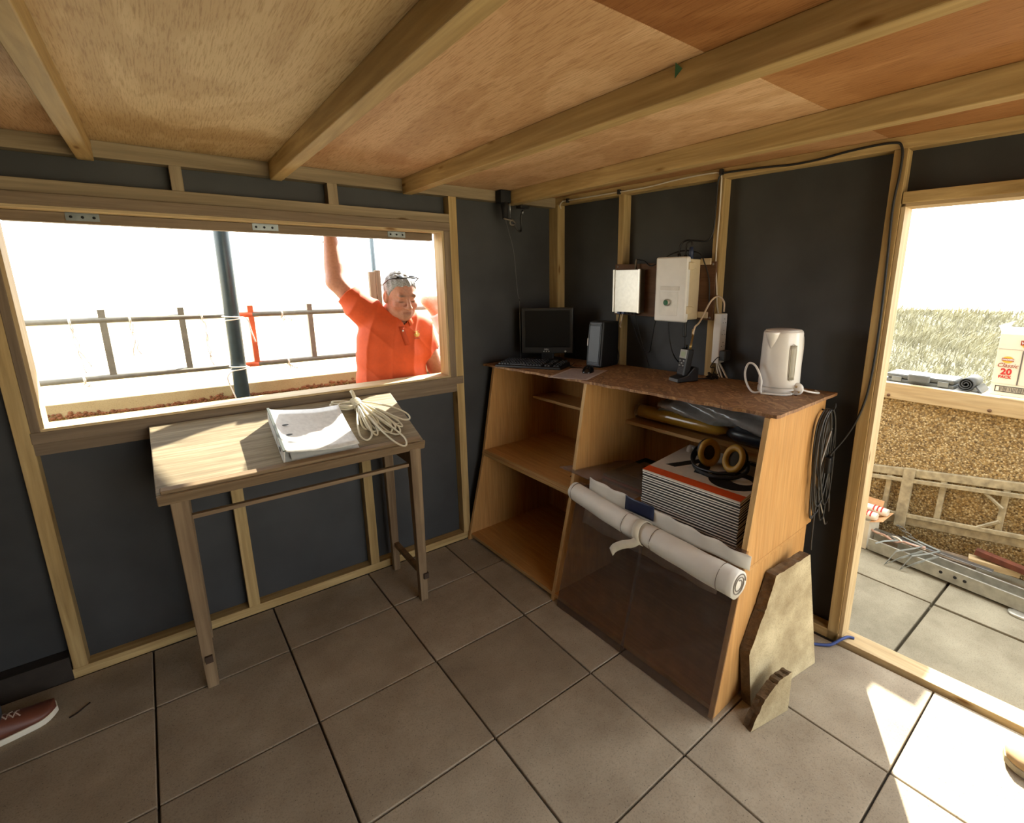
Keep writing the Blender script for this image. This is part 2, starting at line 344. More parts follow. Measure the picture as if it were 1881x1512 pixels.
for k in range(8):
    for j in range(2):
        o = MB().box((-.294, -.27, -.04), (.294, .27, 0)).build('slab', patio_mat, None, bevel=.003)
        o.parent = patio; o.matrix_parent_inverse = Matrix.Translation(-Vector(patio.location)); o.location = (-.2-.6*k, .42+.56*j, -.004)

# ---- wall with the window (y = 0 is the face of its studs)
wa = struct('wall_back', (-1.6, 0, 0), 'stud wall lined with dark membrane around a long window')
XL, XR = -3.7, -.1
for a, b in (((XL, .06, 0), (-2.49, .068, 2.012)), ((-2.49, .06, 0), (-.885, .068, .96)), ((-2.49, .06, 1.80), (-.885, .068, 2.012)), ((-.885, .06, 0), (XR+.1, .068, 2.012))):
    bx('membrane', a, b, membrane, wa)
for a, b in (((XL, .068, 0), (-2.49, .095, 2.1)), ((-2.49, .068, 0), (-.885, .095, .985)), ((-2.49, .068, 1.79), (-.885, .095, 2.1)), ((-.885, .068, 0), (.08, .095, 2.1))):
    bx('cladding', a, b, cladding, wa)
bx('footing', (XL, -.001, -.09), (.09, .118, -.0005), plain((48, 42, 34), rough=.95, var=.2, name='joint_sand'), wa)
bx('sole_plate', (-2.56, 0, 0), (XR, .06, .042), timx, wa, bevel=.002)
bx('sole_plate', (XL, .0, 0), (-2.56, .06, .10), plain((48, 42, 36), var=.2, name='dark_skirting'), wa)
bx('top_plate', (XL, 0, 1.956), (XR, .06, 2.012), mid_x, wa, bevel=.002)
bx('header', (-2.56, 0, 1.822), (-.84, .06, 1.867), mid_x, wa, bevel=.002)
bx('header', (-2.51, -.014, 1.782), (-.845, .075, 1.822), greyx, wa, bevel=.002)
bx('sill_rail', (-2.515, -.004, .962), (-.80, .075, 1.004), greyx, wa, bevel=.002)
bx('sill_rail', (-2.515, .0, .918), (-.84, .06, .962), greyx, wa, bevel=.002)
for x0, x1, z0, z1, m in ((-2.556, -2.512, .042, 1.956, timz), (-.84, -.795, .042, 1.956, timz), (-1.96, -1.914, .042, .918, timz), (-1.395, -1.35, .042, .918, timz),
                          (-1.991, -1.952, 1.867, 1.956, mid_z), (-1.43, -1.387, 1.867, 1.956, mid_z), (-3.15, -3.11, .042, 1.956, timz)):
    bx('stud', (x0, 0, z0), (x1, .06, z1), m, wa, bevel=.002)
for x0, x1 in ((-2.512, -2.487), (-.874, -.84)):
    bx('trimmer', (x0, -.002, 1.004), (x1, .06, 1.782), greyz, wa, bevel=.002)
win = struct('window_1', (-1.69, .05, 1.0), 'long window opening without glass')
bx('lining', (-2.487, .004, 1.004), (-2.476, .10, 1.782), pale_z, win); bx('lining', (-.886, .004, 1.004), (-.874, .10, 1.782), pale_z, win)
bx('window_sill', (-2.487, .0, 1.004), (-.874, .115, 1.014), pale_x, win); bx('lining', (-2.476, .004, 1.772), (-.886, .10, 1.782), pale_x, win)

# ---- wall with the doorway
wb = struct('wall_right', (-.07, -1, 0), 'stud wall lined with dark membrane beside the doorway')
D0, D1 = 1.79, 3.1
for a, b in (((-.07, .06, 0), (D0, .068, 2.012)), ((D0, .06, 1.80), (D1, .068, 2.012)), ((D1, .06, 0), (4.3, .068, 2.012))):
    bx('membrane', a, b, membrane, wb, WBf)
for a, b in (((-.1, .068, 0), (D0+.004, .095, 2.1)), ((D0, .068, 1.79), (D1, .095, 2.1)), ((D1-.004, .068, 0), (4.3, .095, 2.1))):
    bx('cladding', a, b, cladding, wb, WBf)
bx('footing', (-.1, -.002, -.09), (D0, .10, -.0005), plain((48, 42, 34), rough=.95, var=.2, name='joint_sand'), wb, WBf)
bx('sole_plate', (0, 0, 0), (D0, .06, .042), timy, wb, WBf, bevel=.002)
bx('top_plate', (-.05, 0, 1.970), (4.28, .06, 2.012), timy, wb, WBf, bevel=.002)
bx('header', (D0, .0, 1.79), (D1, .06, 1.828), timy, wb, WBf, bevel=.002)
for s0, s1 in ((-.02, .02), (.499, .535), (1.068, 1.106), (1.745, 1.787), (D1, D1+.042), (3.2, 3.24), (3.8, 3.84)):
    bx('stud', (s0, 0, .042 if s0 < 1.7 else 0), (s1, .06, 1.97), timz, wb, WBf, bevel=.002)
bx('stud', (-.068, .003, .042), (-.021, .05, 1.97), timz, wb, WBf, bevel=.002)
dr = struct('door_1', WBf(2.2, 0, 0), 'open doorway with timber lining and no door')
bx('lining', (D0-.002, .005, 0), (D0+.012, .10, 1.79), pale_z, dr, WBf, bevel=.001); bx('lining', (D1-.012, .005, 0), (D1+.002, .10, 1.79), pale_z, dr, WBf, bevel=.001)
bx('lining', (D0, .005, 1.778), (D1, .10, 1.79), pale_y, dr, WBf); bx('threshold', (D0-.01, .0, -.03), (D1, .092, .022), pale_y, dr, WBf, bevel=.002)

# ---- the rest of the hut, behind the camera
wl = struct('wall_left', (-3.7, -2, 0)); bx('membrane', (-3.76, -4.35, 0), (-3.70, .1, 2.1), membrane, wl)
for y in (-.6, -1.2, -1.8, -2.4, -3.0, -3.6): bx('stud', (-3.70, y-.02, 0), (-3.645, y+.02, 2.012), timz, wl, bevel=.002)
wr = struct('wall_front', (-1.8, -4.3, 0), 'wall behind the camera with a wide opening added for light')  # opening in this unseen wall is added to bring light into the room
for a, b in (((-3.76, -4.36, 0), (-3.1, -4.3, 2.1)), ((-3.1, -4.36, 0), (-1.9, -4.3, 2.1)), ((-1.9, -4.36, 1.98), (.0, -4.3, 2.1)), ((.0, -4.36, 0), (.28, -4.3, 2.1))):
    bx('cladding', a, b, membrane, wr)

# ---- ceiling
ce = struct('ceiling', (-1.8, -2, 2.012), 'plywood ceiling on exposed joists')
plyA = plywood((202, 176, 132), (192, 164, 118), (210, 186, 144), 0.0); plyB = plywood((212, 176, 136), (202, 164, 124), (218, 186, 148), 4.2); plyC = plywood((170, 122, 76), (150, 102, 60), (182, 136, 90), 9.1); plyD = plywood((188, 144, 100), (170, 124, 84), (198, 156, 114), 13.7)
for x0, x1, ma, mb_ in ((-3.74, -2.224, plyB, plyC), (-2.222, -1.648, plyA, plyC), (-1.646, -1.067, plyB, plyC), (-1.065, -.463, plyB, plyC), (-.461, .28, plyD, plyC)):
    bx('plywood_sheet', (x0, -1.718, 2.012), (x1, .09, 2.024), ma, ce); bx('plywood_sheet', (x0, -4.33, 2.012), (x1, -1.721, 2.024), mb_, ce)
bx('roof_deck', (-3.95, -4.5, 2.03), (.42, .25, 2.10), plain((70, 72, 70), var=.2, name='roofing_felt'), ce)
for x0, x1 in ((-3.37, -3.325), (-2.803, -2.758), (-2.243, -2.198), (-1.655, -1.61), (-1.085, -1.038), (-.485, -.438)):
    bx('joist', (x0, -4.3, 1.941), (x1, -.002, 2.012), timy, ce, bevel=.003)
lf = MB(); lf.add([(-1.10, -1.655, 2.008), (-1.075, -1.668, 1.99), (-1.06, -1.63, 2.006), (-1.082, -1.64, 1.978)], [(0, 1, 2), (0, 3, 1), (1, 3, 2)])
tag(lf.build('leaf', plain((38, 74, 40), name='leaf_green'), solid=.001), 'small dark green leaf caught on top of a ceiling joist', 'leaf')
# ============================================================ outside: parapets, ground, sea
pebble = chips([(100, 78, 42), (168, 136, 78), (206, 178, 120), (138, 110, 62), (220, 200, 152), (118, 94, 54)], 120.0, bump=.7, name='pebbledash', rough=.7, bd=.006)
coping_mat = concrete((196, 180, 140), (172, 152, 110), 'coping', 3.0, speck=(130, 90, 50))
pr = struct('wall_parapet_right', (1.35, -1.5, 0), 'pebbledashed parapet beyond the doorway')
bx('pebbledash', (1.25, -4.6, -.05), (1.50, 1.46, .86), pebble, pr)
bx('coping', (1.245, -4.6, .86), (1.56, 1.50, .93), plain((214, 208, 192), rough=.7, var=.05, name='painted_board'), pr, bevel=.004)
bx('fascia_plank', (1.222, -4.6, .842), (1.249, 1.2, .936), pale_y, pr, bevel=.003)
for y in (-1.47, -1.93, -2.5): MB().lathe([(.001, 0), (.009, .001), (.009, .005), (.001, .006)], frame((1.222, y, .862-.0), (0, 1, 0), (0, 0, 1), (-1, 0, 0)), 12).build('bolt', plain((112, 84, 60), rough=.6, metal=.5, name='rusty_bolt'), pr, smooth=True)
pa = struct('wall_parapet_back', (-1.6, 1.3, 0), 'pebbledashed parapet with stone coping beyond the window')
bx('pebbledash', (-4.8, 1.22, -.05), (1.22, 1.42, .806), pebble, pa)
bx('coping', (-4.8, 1.20, .806), (1.22, 1.50, .885), coping_mat, pa, bevel=.006)
# lichen along the foot of the coping
li = MB(); lr = random.Random(3)
for i in range(520):
    x = -3.0+lr.random()*2.6; h = abs(lr.gauss(0, .010))+.004; z = .806+abs(lr.gauss(0, .007))*(1+.8*math.sin(x*9)); w = lr.uniform(.006, .02)
    li.lathe([(.001, 0), (w*.7, .002), (w*.4, .006), (.001, .008)], frame((x, 1.1995, z), (1, 0, 0), (0, 0, .8), (0, -1, 0)), 6)
lo = li.build('lichen', plain((128, 84, 54), rough=.95, var=.35, scale=30, name='rust_lichen'), pa); lo['kind'] = 'stuff'

# sand, sea and dune grass
def hgt(x, y):
    return -1.35+.55*np.sin(x*.11+1.0)*np.cos(y*.09)+.28*np.sin(x*.31+y*.23)+.10*np.sin(x*.8-y*.6)+np.clip((x-6)/40, 0, 1)*.35
gx = np.concatenate([np.linspace(1.7, 50, 70)]); gt = np.linspace(-.55, .75, 80)
rows = [[(x, -2.46+t*(x+2.08), float(hgt(x, -2.46+t*(x+2.08)))-max(0, (x-44))*.5-max(0, t-.68)*12) for t in gt] for x in gx]
du = MB().sheet(rows).build('ground_dune', plain((84, 80, 58), rough=.95, var=.35, scale=2.0, name='dune_turf'), smooth=True); du['kind'] = 'structure'
sd = MB().box((-120, -120, -3.2), (120, 160, -1.95)).build('ground_sand', plain((206, 192, 160), rough=.95, var=.08, scale=.6, name='sand')); sd['kind'] = 'structure'
se = MB().box((-900, -900, -4.0), (900, 900, -3.1)).build('ground_sea', plain((150, 168, 180), rough=.12, var=.05, scale=.05, name='sea')); se['kind'] = 'structure'
NB = 46000
bxs = 3.2+46*rng.random(NB)**1.35; ang = rng.uniform(-.36, .62, NB); bys = -2.2+(bxs+2)*np.tan(ang)
patch = np.sin(bxs*.55+bys*.9)+np.sin(bxs*.23-bys*.4+2)+rng.normal(0, .5, NB)
bzs = hgt(bxs, bys); Hb = (.22+.30*rng.random(NB))*(1+.35*np.clip(patch, -1, 1.4)); Wb = .006+.004*rng.random(NB)+bxs*.0007
lean_x = rng.normal(-.12, .12, NB); lean_y = rng.normal(-.22, .12, NB); th = rng.uniform(0, math.pi, NB)
dx, dy = np.cos(th)*Wb, np.sin(th)*Wb
V = np.zeros((NB, 5, 3))
V[:, 0] = np.stack([bxs-dx, bys-dy, bzs-.03], 1); V[:, 1] = np.stack([bxs+dx, bys+dy, bzs-.03], 1)
mx, my = bxs+lean_x*Hb*.5, bys+lean_y*Hb*.5
V[:, 2] = np.stack([mx+dx*.8, my+dy*.8, bzs+Hb*.6], 1); V[:, 3] = np.stack([mx-dx*.8, my-dy*.8, bzs+Hb*.6], 1)
V[:, 4] = np.stack([bxs+lean_x*Hb*1.7, bys+lean_y*Hb*1.7, bzs+Hb], 1)
ks = np.arange(NB)*5; F4 = np.stack([ks, ks+1, ks+2, ks+3], 1); F3 = np.stack([ks+3, ks+2, ks+4], 1)
gm = bpy.data.meshes.new('dune_grass'); gm.from_pydata(V.reshape(-1, 3).tolist(), [], F4.tolist()+F3.tolist()); gm.update()
grass = link('dune_grass', gm, plain((136, 131, 104), rough=.85, var=.4, scale=.9, name='marram_grass'))
tag(grass, 'pale windswept marram grass on the dunes beyond the parapet', 'grass', kind='stuff')

# ---- railing lashed above the window parapet
railm = plain((120, 116, 104), rough=.6, metal=.3, var=.15, name='weathered_rail'); orange = plain((206, 92, 48), rough=.6, name='orange_paint')
rl = thing('railing', 'grey two-bar railing with short uprights lashed above the parapet beyond the window', 'railing', (-1.9, 1.2, 1.0))
for z in (1.006, 1.322):
    MB().tube([(-2.95, 1.2, z), (-1.72, 1.2, z)], .017, 8).build('rail', railm, rl, smooth=True); MB().tube([(-1.72, 1.2, z), (-1.64, 1.2, z)], .0172, 8).build('rail', orange, rl, smooth=True); MB().tube([(-1.64, 1.2, z), (.6, 1.2, z)], .017, 8).build('rail', railm, rl, smooth=True)
for x in (-2.70, -2.348, -2.0, -1.647, -1.303, -.95, -.6): bx('upright', (x-.015, 1.188, 1.0), (x+.015, 1.224, 1.378), orange if abs(x+1.647) < .01 else railm, rl)
cordm = plain((226, 220, 208), rough=.8, name='white_cord')
cr = random.Random(5); CL = ['white cord knotted on the upper rail, leftmost of the dangling cords', 'white cord knotted on the upper rail, second from the left', 'white cord knotted on the upper rail just left of the dark pole', 'white cord knotted on the upper rail between pole and man in orange', 'white cord knotted on the lower rail right of the dark pole', 'short white cord knotted on the lower rail near the left jamb']
for (x, z, ln), lab in zip(((-2.48, 1.322, .26), (-2.235, 1.322, .2), (-1.905, 1.322, .26), (-1.475, 1.322, .03), (-1.47, 1.006, .03), (-2.47, 1.006, .02)), CL):
    cd = MB(); cd.tube(spl([(x+math.cos(a)*.006*((a*3) % 2-1), 1.2+math.cos(a)*.024, z+math.sin(a)*.024) for a in np.linspace(0, 12.5, 22)], 3), .0045, 6)
    for k in range(2):
        pts = [(x+.01*k, 1.176, z-.02)]
        for j in range(6): pts.append((pts[-1][0]+cr.uniform(-.01, .016), 1.175+cr.uniform(-.008, .008), pts[-1][2]-ln/6*cr.uniform(.7, 1.2)))
        cd.tube(spl(pts, 4), .0035, 5)
    tag(cd.build('cord', cordm, smooth=True), lab, 'cord', 'cords on the railing')
pl = thing('pole', 'thick dark blue-green pole standing outside the window', 'pole', (-1.76, 1.12, 0))
MB().lathe([(.040, 0), (.040, 2.35), (.036, 2.36)], frame((-1.772, 1.115, -.004), (1, 0, 0), (0, 1, 0), (.012, 0, 1)), 24).build('shaft', plain((40, 58, 66), rough=.4, var=.15, name='dark_pole'), pl, smooth=True)
MB().lathe([(.055, 0), (.055, .03), (.042, .04)], frame((-1.772, 1.115, -.004), (1, 0, 0), (0, 1, 0), (0, 0, 1)), 24).build('foot', STEEL, pl, smooth=True)
for zz, tails, lab in ((1.31, 0, 'white cord lashing around the thick dark pole at the upper rail'), (1.005, 1, 'white cord lashing with loose ends around the thick dark pole at the lower rail')):
    ti = MB()
    pts = [(-1.76+.047*math.cos(a), 1.115+.047*math.sin(a), zz+.012*math.sin(a*.5)) for a in np.linspace(0, 4*math.pi, 34)]
    if tails: pts += [(-1.80, 1.075, .99), (-1.83, 1.07, .95), (-1.815, 1.066, .88), (-1.80, 1.066, .80), (-1.81, 1.068, .72)]
    else: pts += [(-1.70, 1.14, 1.31), (-1.67, 1.17, 1.29), (-1.66, 1.17, 1.22), (-1.645, 1.165, 1.15)]
    ti.tube(spl(pts, 3), .004, 6); tag(ti.build('pole_lashing', cordm, smooth=True), lab, 'cord', 'lashings on the dark pole')
p2 = thing('post', 'thin grey post with a weathered timber block behind the man in orange', 'post', (-.85, 1.15, 0))
MB().tube([(-.862, 1.15, 0), (-.862, 1.15, 2.3)], .017, 10).build('shaft', plain((92, 104, 108), rough=.5, metal=.4, name='grey_post'), p2, smooth=True)
bx('timber_block', (-.915, 1.10, .9), (-.875, 1.135, 1.59), greyz, p2, bevel=.003); bx('timber_block', (-.873, 1.105, .9), (-.835, 1.14, 1.60), greyz, p2, bevel=.003)
MB().tube([(-.835, 1.12, 1.50), (-.80, 1.12, 1.495), (-.785, 1.12, 1.52)], .006, 6).build('wing_bolt', STEEL, p2)

# ---- shutter hinged at the window head, pushed open outwards
ta = math.radians(31); SHf = frame((0, .085, 1.779), (1, 0, 0), (0, math.cos(ta), math.sin(ta)), (0, -math.sin(ta), math.cos(ta)))
sh = thing('window_shutter', 'grey timber shutter hinged at the window head and pushed open', 'shutter', (-1.67, .09, 1.76))
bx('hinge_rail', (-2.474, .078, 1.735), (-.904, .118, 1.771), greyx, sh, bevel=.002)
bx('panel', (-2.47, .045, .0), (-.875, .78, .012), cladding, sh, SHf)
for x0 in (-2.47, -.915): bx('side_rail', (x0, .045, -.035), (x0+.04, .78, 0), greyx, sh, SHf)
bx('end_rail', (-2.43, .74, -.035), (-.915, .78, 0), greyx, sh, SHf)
for x0, x1 in ((-2.309, -2.218), (-1.731, -1.632), (-1.144, -1.054)):
    h = bx('hinge', (x0, .0745, 1.744), (x1, .0775, 1.771), plain((120, 126, 124), rough=.4, metal=.7, var=.2, name='hinge_steel'), sh)
    MB().tube([(x0, .074, 1.773), (x1, .074, 1.773)], .003, 8).build('pin', STEEL, h)
    for k in range(3): MB().lathe([(.0005, 0), (.005, .0005), (.0005, .0015)], frame((x0+.014+.031*k, .0745, 1.757), (1, 0, 0), (0, 0, 1), (0, -1, 0)), 8).build('screw', BLKM, h)
# ============================================================ desk and what lies on it
oldw = wood((158, 146, 118), (118, 104, 80), 'x', fine=2.0, name='old_desk_top', knots=False); oldleg = wood((150, 128, 98), (112, 92, 68), 'z', name='old_desk_leg', knots=False); oldlx = wood((150, 128, 98), (112, 92, 68), 'x', name='old_desk_rail', knots=False)
dk = thing('desk', 'small worn wooden desk with a sloping top below the window', 'desk', (-1.71, -.2, 0))
bx('desktop', (0, 0, -.018), (.96, .418, 0), oldw, dk, TBf, bevel=.003)
bx('front_lip', (.012, -.004, 0), (.945, .022, .014), oldlx, dk, TBf, bevel=.004); bx('edge_rail', (.0, -.012, -.042), (.965, .0, -.0005), oldlx, dk, TBf, bevel=.003)
def legp(x0, x1, y0, y1, zt):
    b = MB(); t = .008
    b.hexa([(x0+t, y0+t, 0), (x1-t, y0+t, 0), (x1-t, y1-t, 0), (x0+t, y1-t, 0), (x0, y0, zt[0]), (x1, y0, zt[0]), (x1, y1, zt[1]), (x0, y1, zt[1])])
    return b.build('leg', oldleg, dk, bevel=.003)
legp(-2.158, -2.104, -.398, -.348, (.79, .81)); legp(-1.298, -1.246, -.412, -.362, (.785, .80)); legp(-2.150, -2.10, -.075, -.03, (.90, .92)); legp(-1.305, -1.255, -.075, -.03, (.90, .92))
sk = MB(); sk.box((-2.10, -.375, .70), (-1.30, -.365, .712)); bx('front_rail', (-2.104, -.395, .700), (-1.30, -.372, .716), oldlx, dk, bevel=.002)
for x in (-2.13, -1.275):
    bx('side_stretcher', (x-.012, -.35, .14), (x+.012, -.06, .165), oldlx, dk, bevel=.002)
    b = MB(); b.hexa([(x-.01, -.35, .70), (x+.01, -.35, .70), (x+.01, -.04, .70), (x-.01, -.04, .70), (x-.01, -.35, .80), (x+.01, -.35, .80), (x+.01, -.04, .92), (x-.01, -.04, .92)]); b.build('side_apron', oldlx, dk)
for x, z, dk_ in ((-2.13, .115, 1), (-1.26, .12, 1)): bx('tenon', (x-.012, -.402 if x < -2 else -.415, z), (x+.012, -.36, z+.028), plain((60, 44, 30), rough=.8, name='dark_tenon'), dk)

# ---- lever arch file
bf_ = frame(TBf(.395, .028, .0005), (1, 0, 0), _te, _tN)
bi = thing('lever_arch_file', 'white lever arch file lying on the sloping desk, cover curling up', 'file', bf_(.15, .15, 0))
cov = plain((214, 214, 208), rough=.35, var=.10, scale=60, name='marbled_board'); edge = plain((70, 76, 70), rough=.5, name='file_edge')
bx('spine', (0, 0, 0), (.006, .30, .066), cov, bi, bf_, bevel=.002)
rows = []
for i in range(18):
    x = .29*i/17; z = .066-.048*(x/.29)**.55+.012*max(0, x-.2)/.09
    rows.append([bf_(x*.99, y, z-.012*math.sin(math.pi*y/.30)*min(1, x/.2)*.8) for y in np.linspace(0, .30, 10)])
MB().sheet(rows).build('front_cover', cov, bi, smooth=True, solid=.003)
bx('back_cover', (0.004, 0, .0), (.29, .30, .003), cov, bi, bf_); pg = MB(); 
for i in range(6):
    pg.sheet([[bf_(.03+.23*a, y, .004+.0025*i+.002*math.sin(a*3+i)) for y in (.01, .29)] for a in np.linspace(0, 1, 6)])
pg.build('pages', plain((226, 224, 214), rough=.7, var=.03, name='paper'), bi)
bx('spine_edge', (-.0015, -.001, .062), (.008, .301, .068), edge, bi, bf_)
bx('spine_label', (-.0012, .12, .012), (0, .27, .054), plain((196, 198, 194), rough=.5, name='label_paper'), bi, bf_)
MB().lathe([(.011, 0), (.013, .001), (.010, .002)], frame(bf_(-.0015, .06, .033), _te, _tN, (-1, 0, 0)), 20).build('finger_ring', STEEL, bi, smooth=True)
for y in (.115, .185): MB().lathe([(.001, 0), (.013, .0005), (.001, .001)], frame(bf_(.045, y, .051), (1, 0, 0), _te*.45, _tN), 14).build('lock_hole', plain((50, 50, 48), name='dark_slot'), bi)

# ---- bundle of white cable
cbl = MB(); kr = random.Random(21)
tie = (.765, .325)
def onb(a, b, h): return TBf(a, b, h)
for k in range(15):
    ea = .74+.20*k/14+kr.uniform(-.015, .015); eb = .07+.10*((k*37) % 10)/10; w = kr.uniform(.014, .032); h = .004+.0032*(k % 5)
    if k == 13: ea, eb = .855, -.045
    d = np.array((ea-tie[0], eb-tie[1])); d /= np.linalg.norm(d); nn_ = np.array((-d[1], d[0])); E = np.array((ea, eb)); T0 = np.array(tie)+nn_*kr.uniform(-.008, .008)
    pts = []
    for f, sd_ in ((0, .15), (.3, .55), (.65, 1.0), (.9, .9), (1, 0), (.9, -.9), (.6, -.9), (.3, -.5), (0, -.15)):
        q = T0*(1-f)+E*f+nn_*sd_*w
        hh = h+.018*(1-f)+(0.012*math.sin(f*3.1)); 
        pts.append(onb(q[0], q[1], max(.004 if q[1] > 0 else -.004, hh if q[1] > .03 else hh+.012)))
    cbl.tube(spl(pts, 6), .0042, 7)
for k in range(5):   # loops behind the binding
    a = kr.uniform(2.3, 3.6); L = kr.uniform(.05, .12); e = np.array((math.cos(a), math.sin(a)*.35+.12)); pts = []
    for f, s_ in ((0, .01), (.5, .02), (1, .004), (1, -.012), (.5, -.018), (0, -.008)):
        q = np.array(tie)+e*L*f+np.array((-e[1], e[0]))*s_; pts.append(onb(q[0], q[1], .012+.004*k))
    cbl.tube(spl(pts, 6), .0042, 7)
for k in range(6):   # binding turns
    c = np.array(tie)+np.array((.004, -.028))+np.array((-.10, .9))*.011*k
    cbl.tube(spl([onb(c[0]+.022*math.cos(a), c[1]+.004*math.sin(a), .022+.018*math.sin(a)) for a in np.linspace(0, 6.28, 12)[:-1]], 3, True), .0045, 7, closed=True)
cbl.tube(spl([onb(.77, .36, .02), onb(.765, .385, .045), onb(.762, .40, .05)], 5), .009, 8)
cbl.tube(spl([onb(.78, .34, .01), onb(.83, .29, .006), onb(.88, .235, .006)], 5), .006, 8)
tag(cbl.build('cable_bundle', plain((206, 198, 172), rough=.5, var=.08, name='ivory_cable'), smooth=True), 'tied bundle of ivory cable on the sloping desk beside the file', 'cable')
# ============================================================ display units along the doorway wall
veneer = wood((198, 152, 94), (180, 132, 76), 'z', fine=1.6, knots=False, name='oak_veneer', rough=.45); veneer_y = wood((198, 152, 94), (180, 132, 76), 'y', fine=1.6, knots=False, name='oak_veneer', rough=.45)
edgew = wood((206, 172, 118), (180, 142, 92), 'z', knots=False, name='edge_band'); edgey = wood((206, 172, 118), (180, 142, 92), 'y', knots=False, name='edge_band'); osb = strands([(112, 78, 46), (146, 106, 66), (126, 88, 54), (178, 138, 94), (136, 97, 60)], 'oriented_strand_board')
ZJ = lambda s: .528+.005*s
ZT = lambda s: 1.040+.021*s
PT = .018
def side(parent, s0, dl, zl, dh, zh, back, name, m=veneer):
    b = MB()
    for s in (s0, s0+PT): b.v += [BKf(s, dl, zl(s)), BKf(s, back, zl(s)), BKf(s, back, zh(s)), BKf(s, dh, zh(s))]
    b.f = [(0, 1, 2, 3), (7, 6, 5, 4), (0, 4, 5, 1), (1, 5, 6, 2), (2, 6, 7, 3), (3, 7, 4, 0)]; o = b.build(name, m, parent)
    e = MB()   # pale edge band on the slanted front
    c0 = [BKf(s0-.0005, dl-.002, zl(s0)), BKf(s0+PT+.0005, dl-.002, zl(s0)), BKf(s0+PT+.0005, dl, zl(s0)), BKf(s0-.0005, dl, zl(s0))]; c1 = [BKf(s0-.0005, dh-.002, zh(s0)), BKf(s0+PT+.0005, dh-.002, zh(s0)), BKf(s0+PT+.0005, dh, zh(s0)), BKf(s0-.0005, dh, zh(s0))]
    e.hexa(c0+c1); e.build('edge_band', edgew, o)
    return o
def board(parent, name, s0, s1, d0, d1, zf, t, m=veneer_y, edge=True):
    b = MB(); b.hexa([BKf(s0, d0, zf(s0)), BKf(s1, d0, zf(s1)), BKf(s1, d1, zf(s1)), BKf(s0, d1, zf(s0)), BKf(s0, d0, zf(s0)+t), BKf(s1, d0, zf(s1)+t), BKf(s1, d1, zf(s1)+t), BKf(s0, d1, zf(s0)+t)])
    o = b.build(name, m, parent)
    if edge:
        e = MB(); e.hexa([BKf(s0, d0-.002, zf(s0)), BKf(s1, d0-.002, zf(s1)), BKf(s1, d0, zf(s1)), BKf(s0, d0, zf(s0)), BKf(s0, d0-.002, zf(s0)+t), BKf(s1, d0-.002, zf(s1)+t), BKf(s1, d0, zf(s1)+t), BKf(s0, d0, zf(s0)+t)]); e.build('edge_band', edgey, o)
    return o
S0, SM, S1 = .02, .79, 1.684
lu = thing('lower_display_unit', 'oak veneer display unit with slanted sides standing on the floor', 'cabinet', BKf(.85, .3, 0))
for s in (S0, SM, S1-PT): side(lu, s, .0 if s != SM else .004, lambda q: 0.0, .124, lambda q: ZJ(q)-.018, .64, 'side_panel' if s != SM else 'divider')
for a, b_ in ((S0+PT, SM), (SM+PT, S1-PT)):
    board(lu, 'bottom_panel', a, b_, .012, .63, lambda q: .02, .018); board(lu, 'plinth', a, b_, .03, .045, lambda q: 0.0, .02, edge=False, m=plain((60, 40, 24), name='dark_plinth'))
    bx('back_panel', (a, .628, .0), (b_, .636, .51), veneer, lu, BKf); board(lu, 'half_shelf', a, b_, .40, .63, lambda q: .36, .016)
board(lu, 'top_panel', S0, S1, .124, .64, lambda q: ZJ(q)-.018, .017)
uu = thing('upper_display_unit', 'oak veneer display unit stacked on the lower one, under the chipboard worktop', 'cabinet', BKf(.85, .4, .53))
for s in (S0, SM, S1-PT): side(uu, s, .126, ZJ, .217, ZT, .686, 'side_panel' if s != SM else 'divider')
for a, b_ in ((S0+PT, SM), (SM+PT, S1-PT)):
    board(uu, 'shelf', a, b_, .138, .67, ZJ, .016)
    bx('back_panel', (a, .672, .53), (b_, .68, 1.045), veneer, uu, BKf)
    board(uu, 'half_shelf', a, b_, .50, .672, lambda q: .803+.008*q, .016)
board(uu, 'front_batten', S0, S1, .126, .138, ZJ, .016, m=edgey, edge=False)
text('3', .085, frame(BKf(.70, .24, ZJ(.7)+.0165), -_bn, _bt*-1*-1, (0, 0, 1)), plain((64, 38, 16), name='pencil'), uu, extrude=.0003)
wt_ = MB(); nseg = 44; top = []; bot = []
fr_d = [.168+.056*i/nseg+.004*math.sin(i*1.7)+random.uniform(-.003, .003)+.012*math.sin(math.pi*i/nseg) for i in range(nseg+1)]
poly = [(-.012+1.715*i/nseg, fr_d[i]) for i in range(nseg+1)]+[(1.706+random.uniform(-.003, .003), .24+.5*k/8) for k in range(9)]+[(1.70, .742), (.0, .668)]
nn_ = len(poly)
for zz in (0, .0115): wt_.v += [BKf(a, b_, ZT(a)+.001+zz) for a, b_ in poly]
wt_.f = [tuple(reversed(range(nn_))), tuple(range(nn_, 2*nn_))]+[(i, (i+1) % nn_, nn_+(i+1) % nn_, nn_+i) for i in range(nn_)]
tag(wt_.build('worktop', osb), 'brown strand board worktop laid over the display units', 'worktop')
ZC = lambda s: ZT(s)+.013

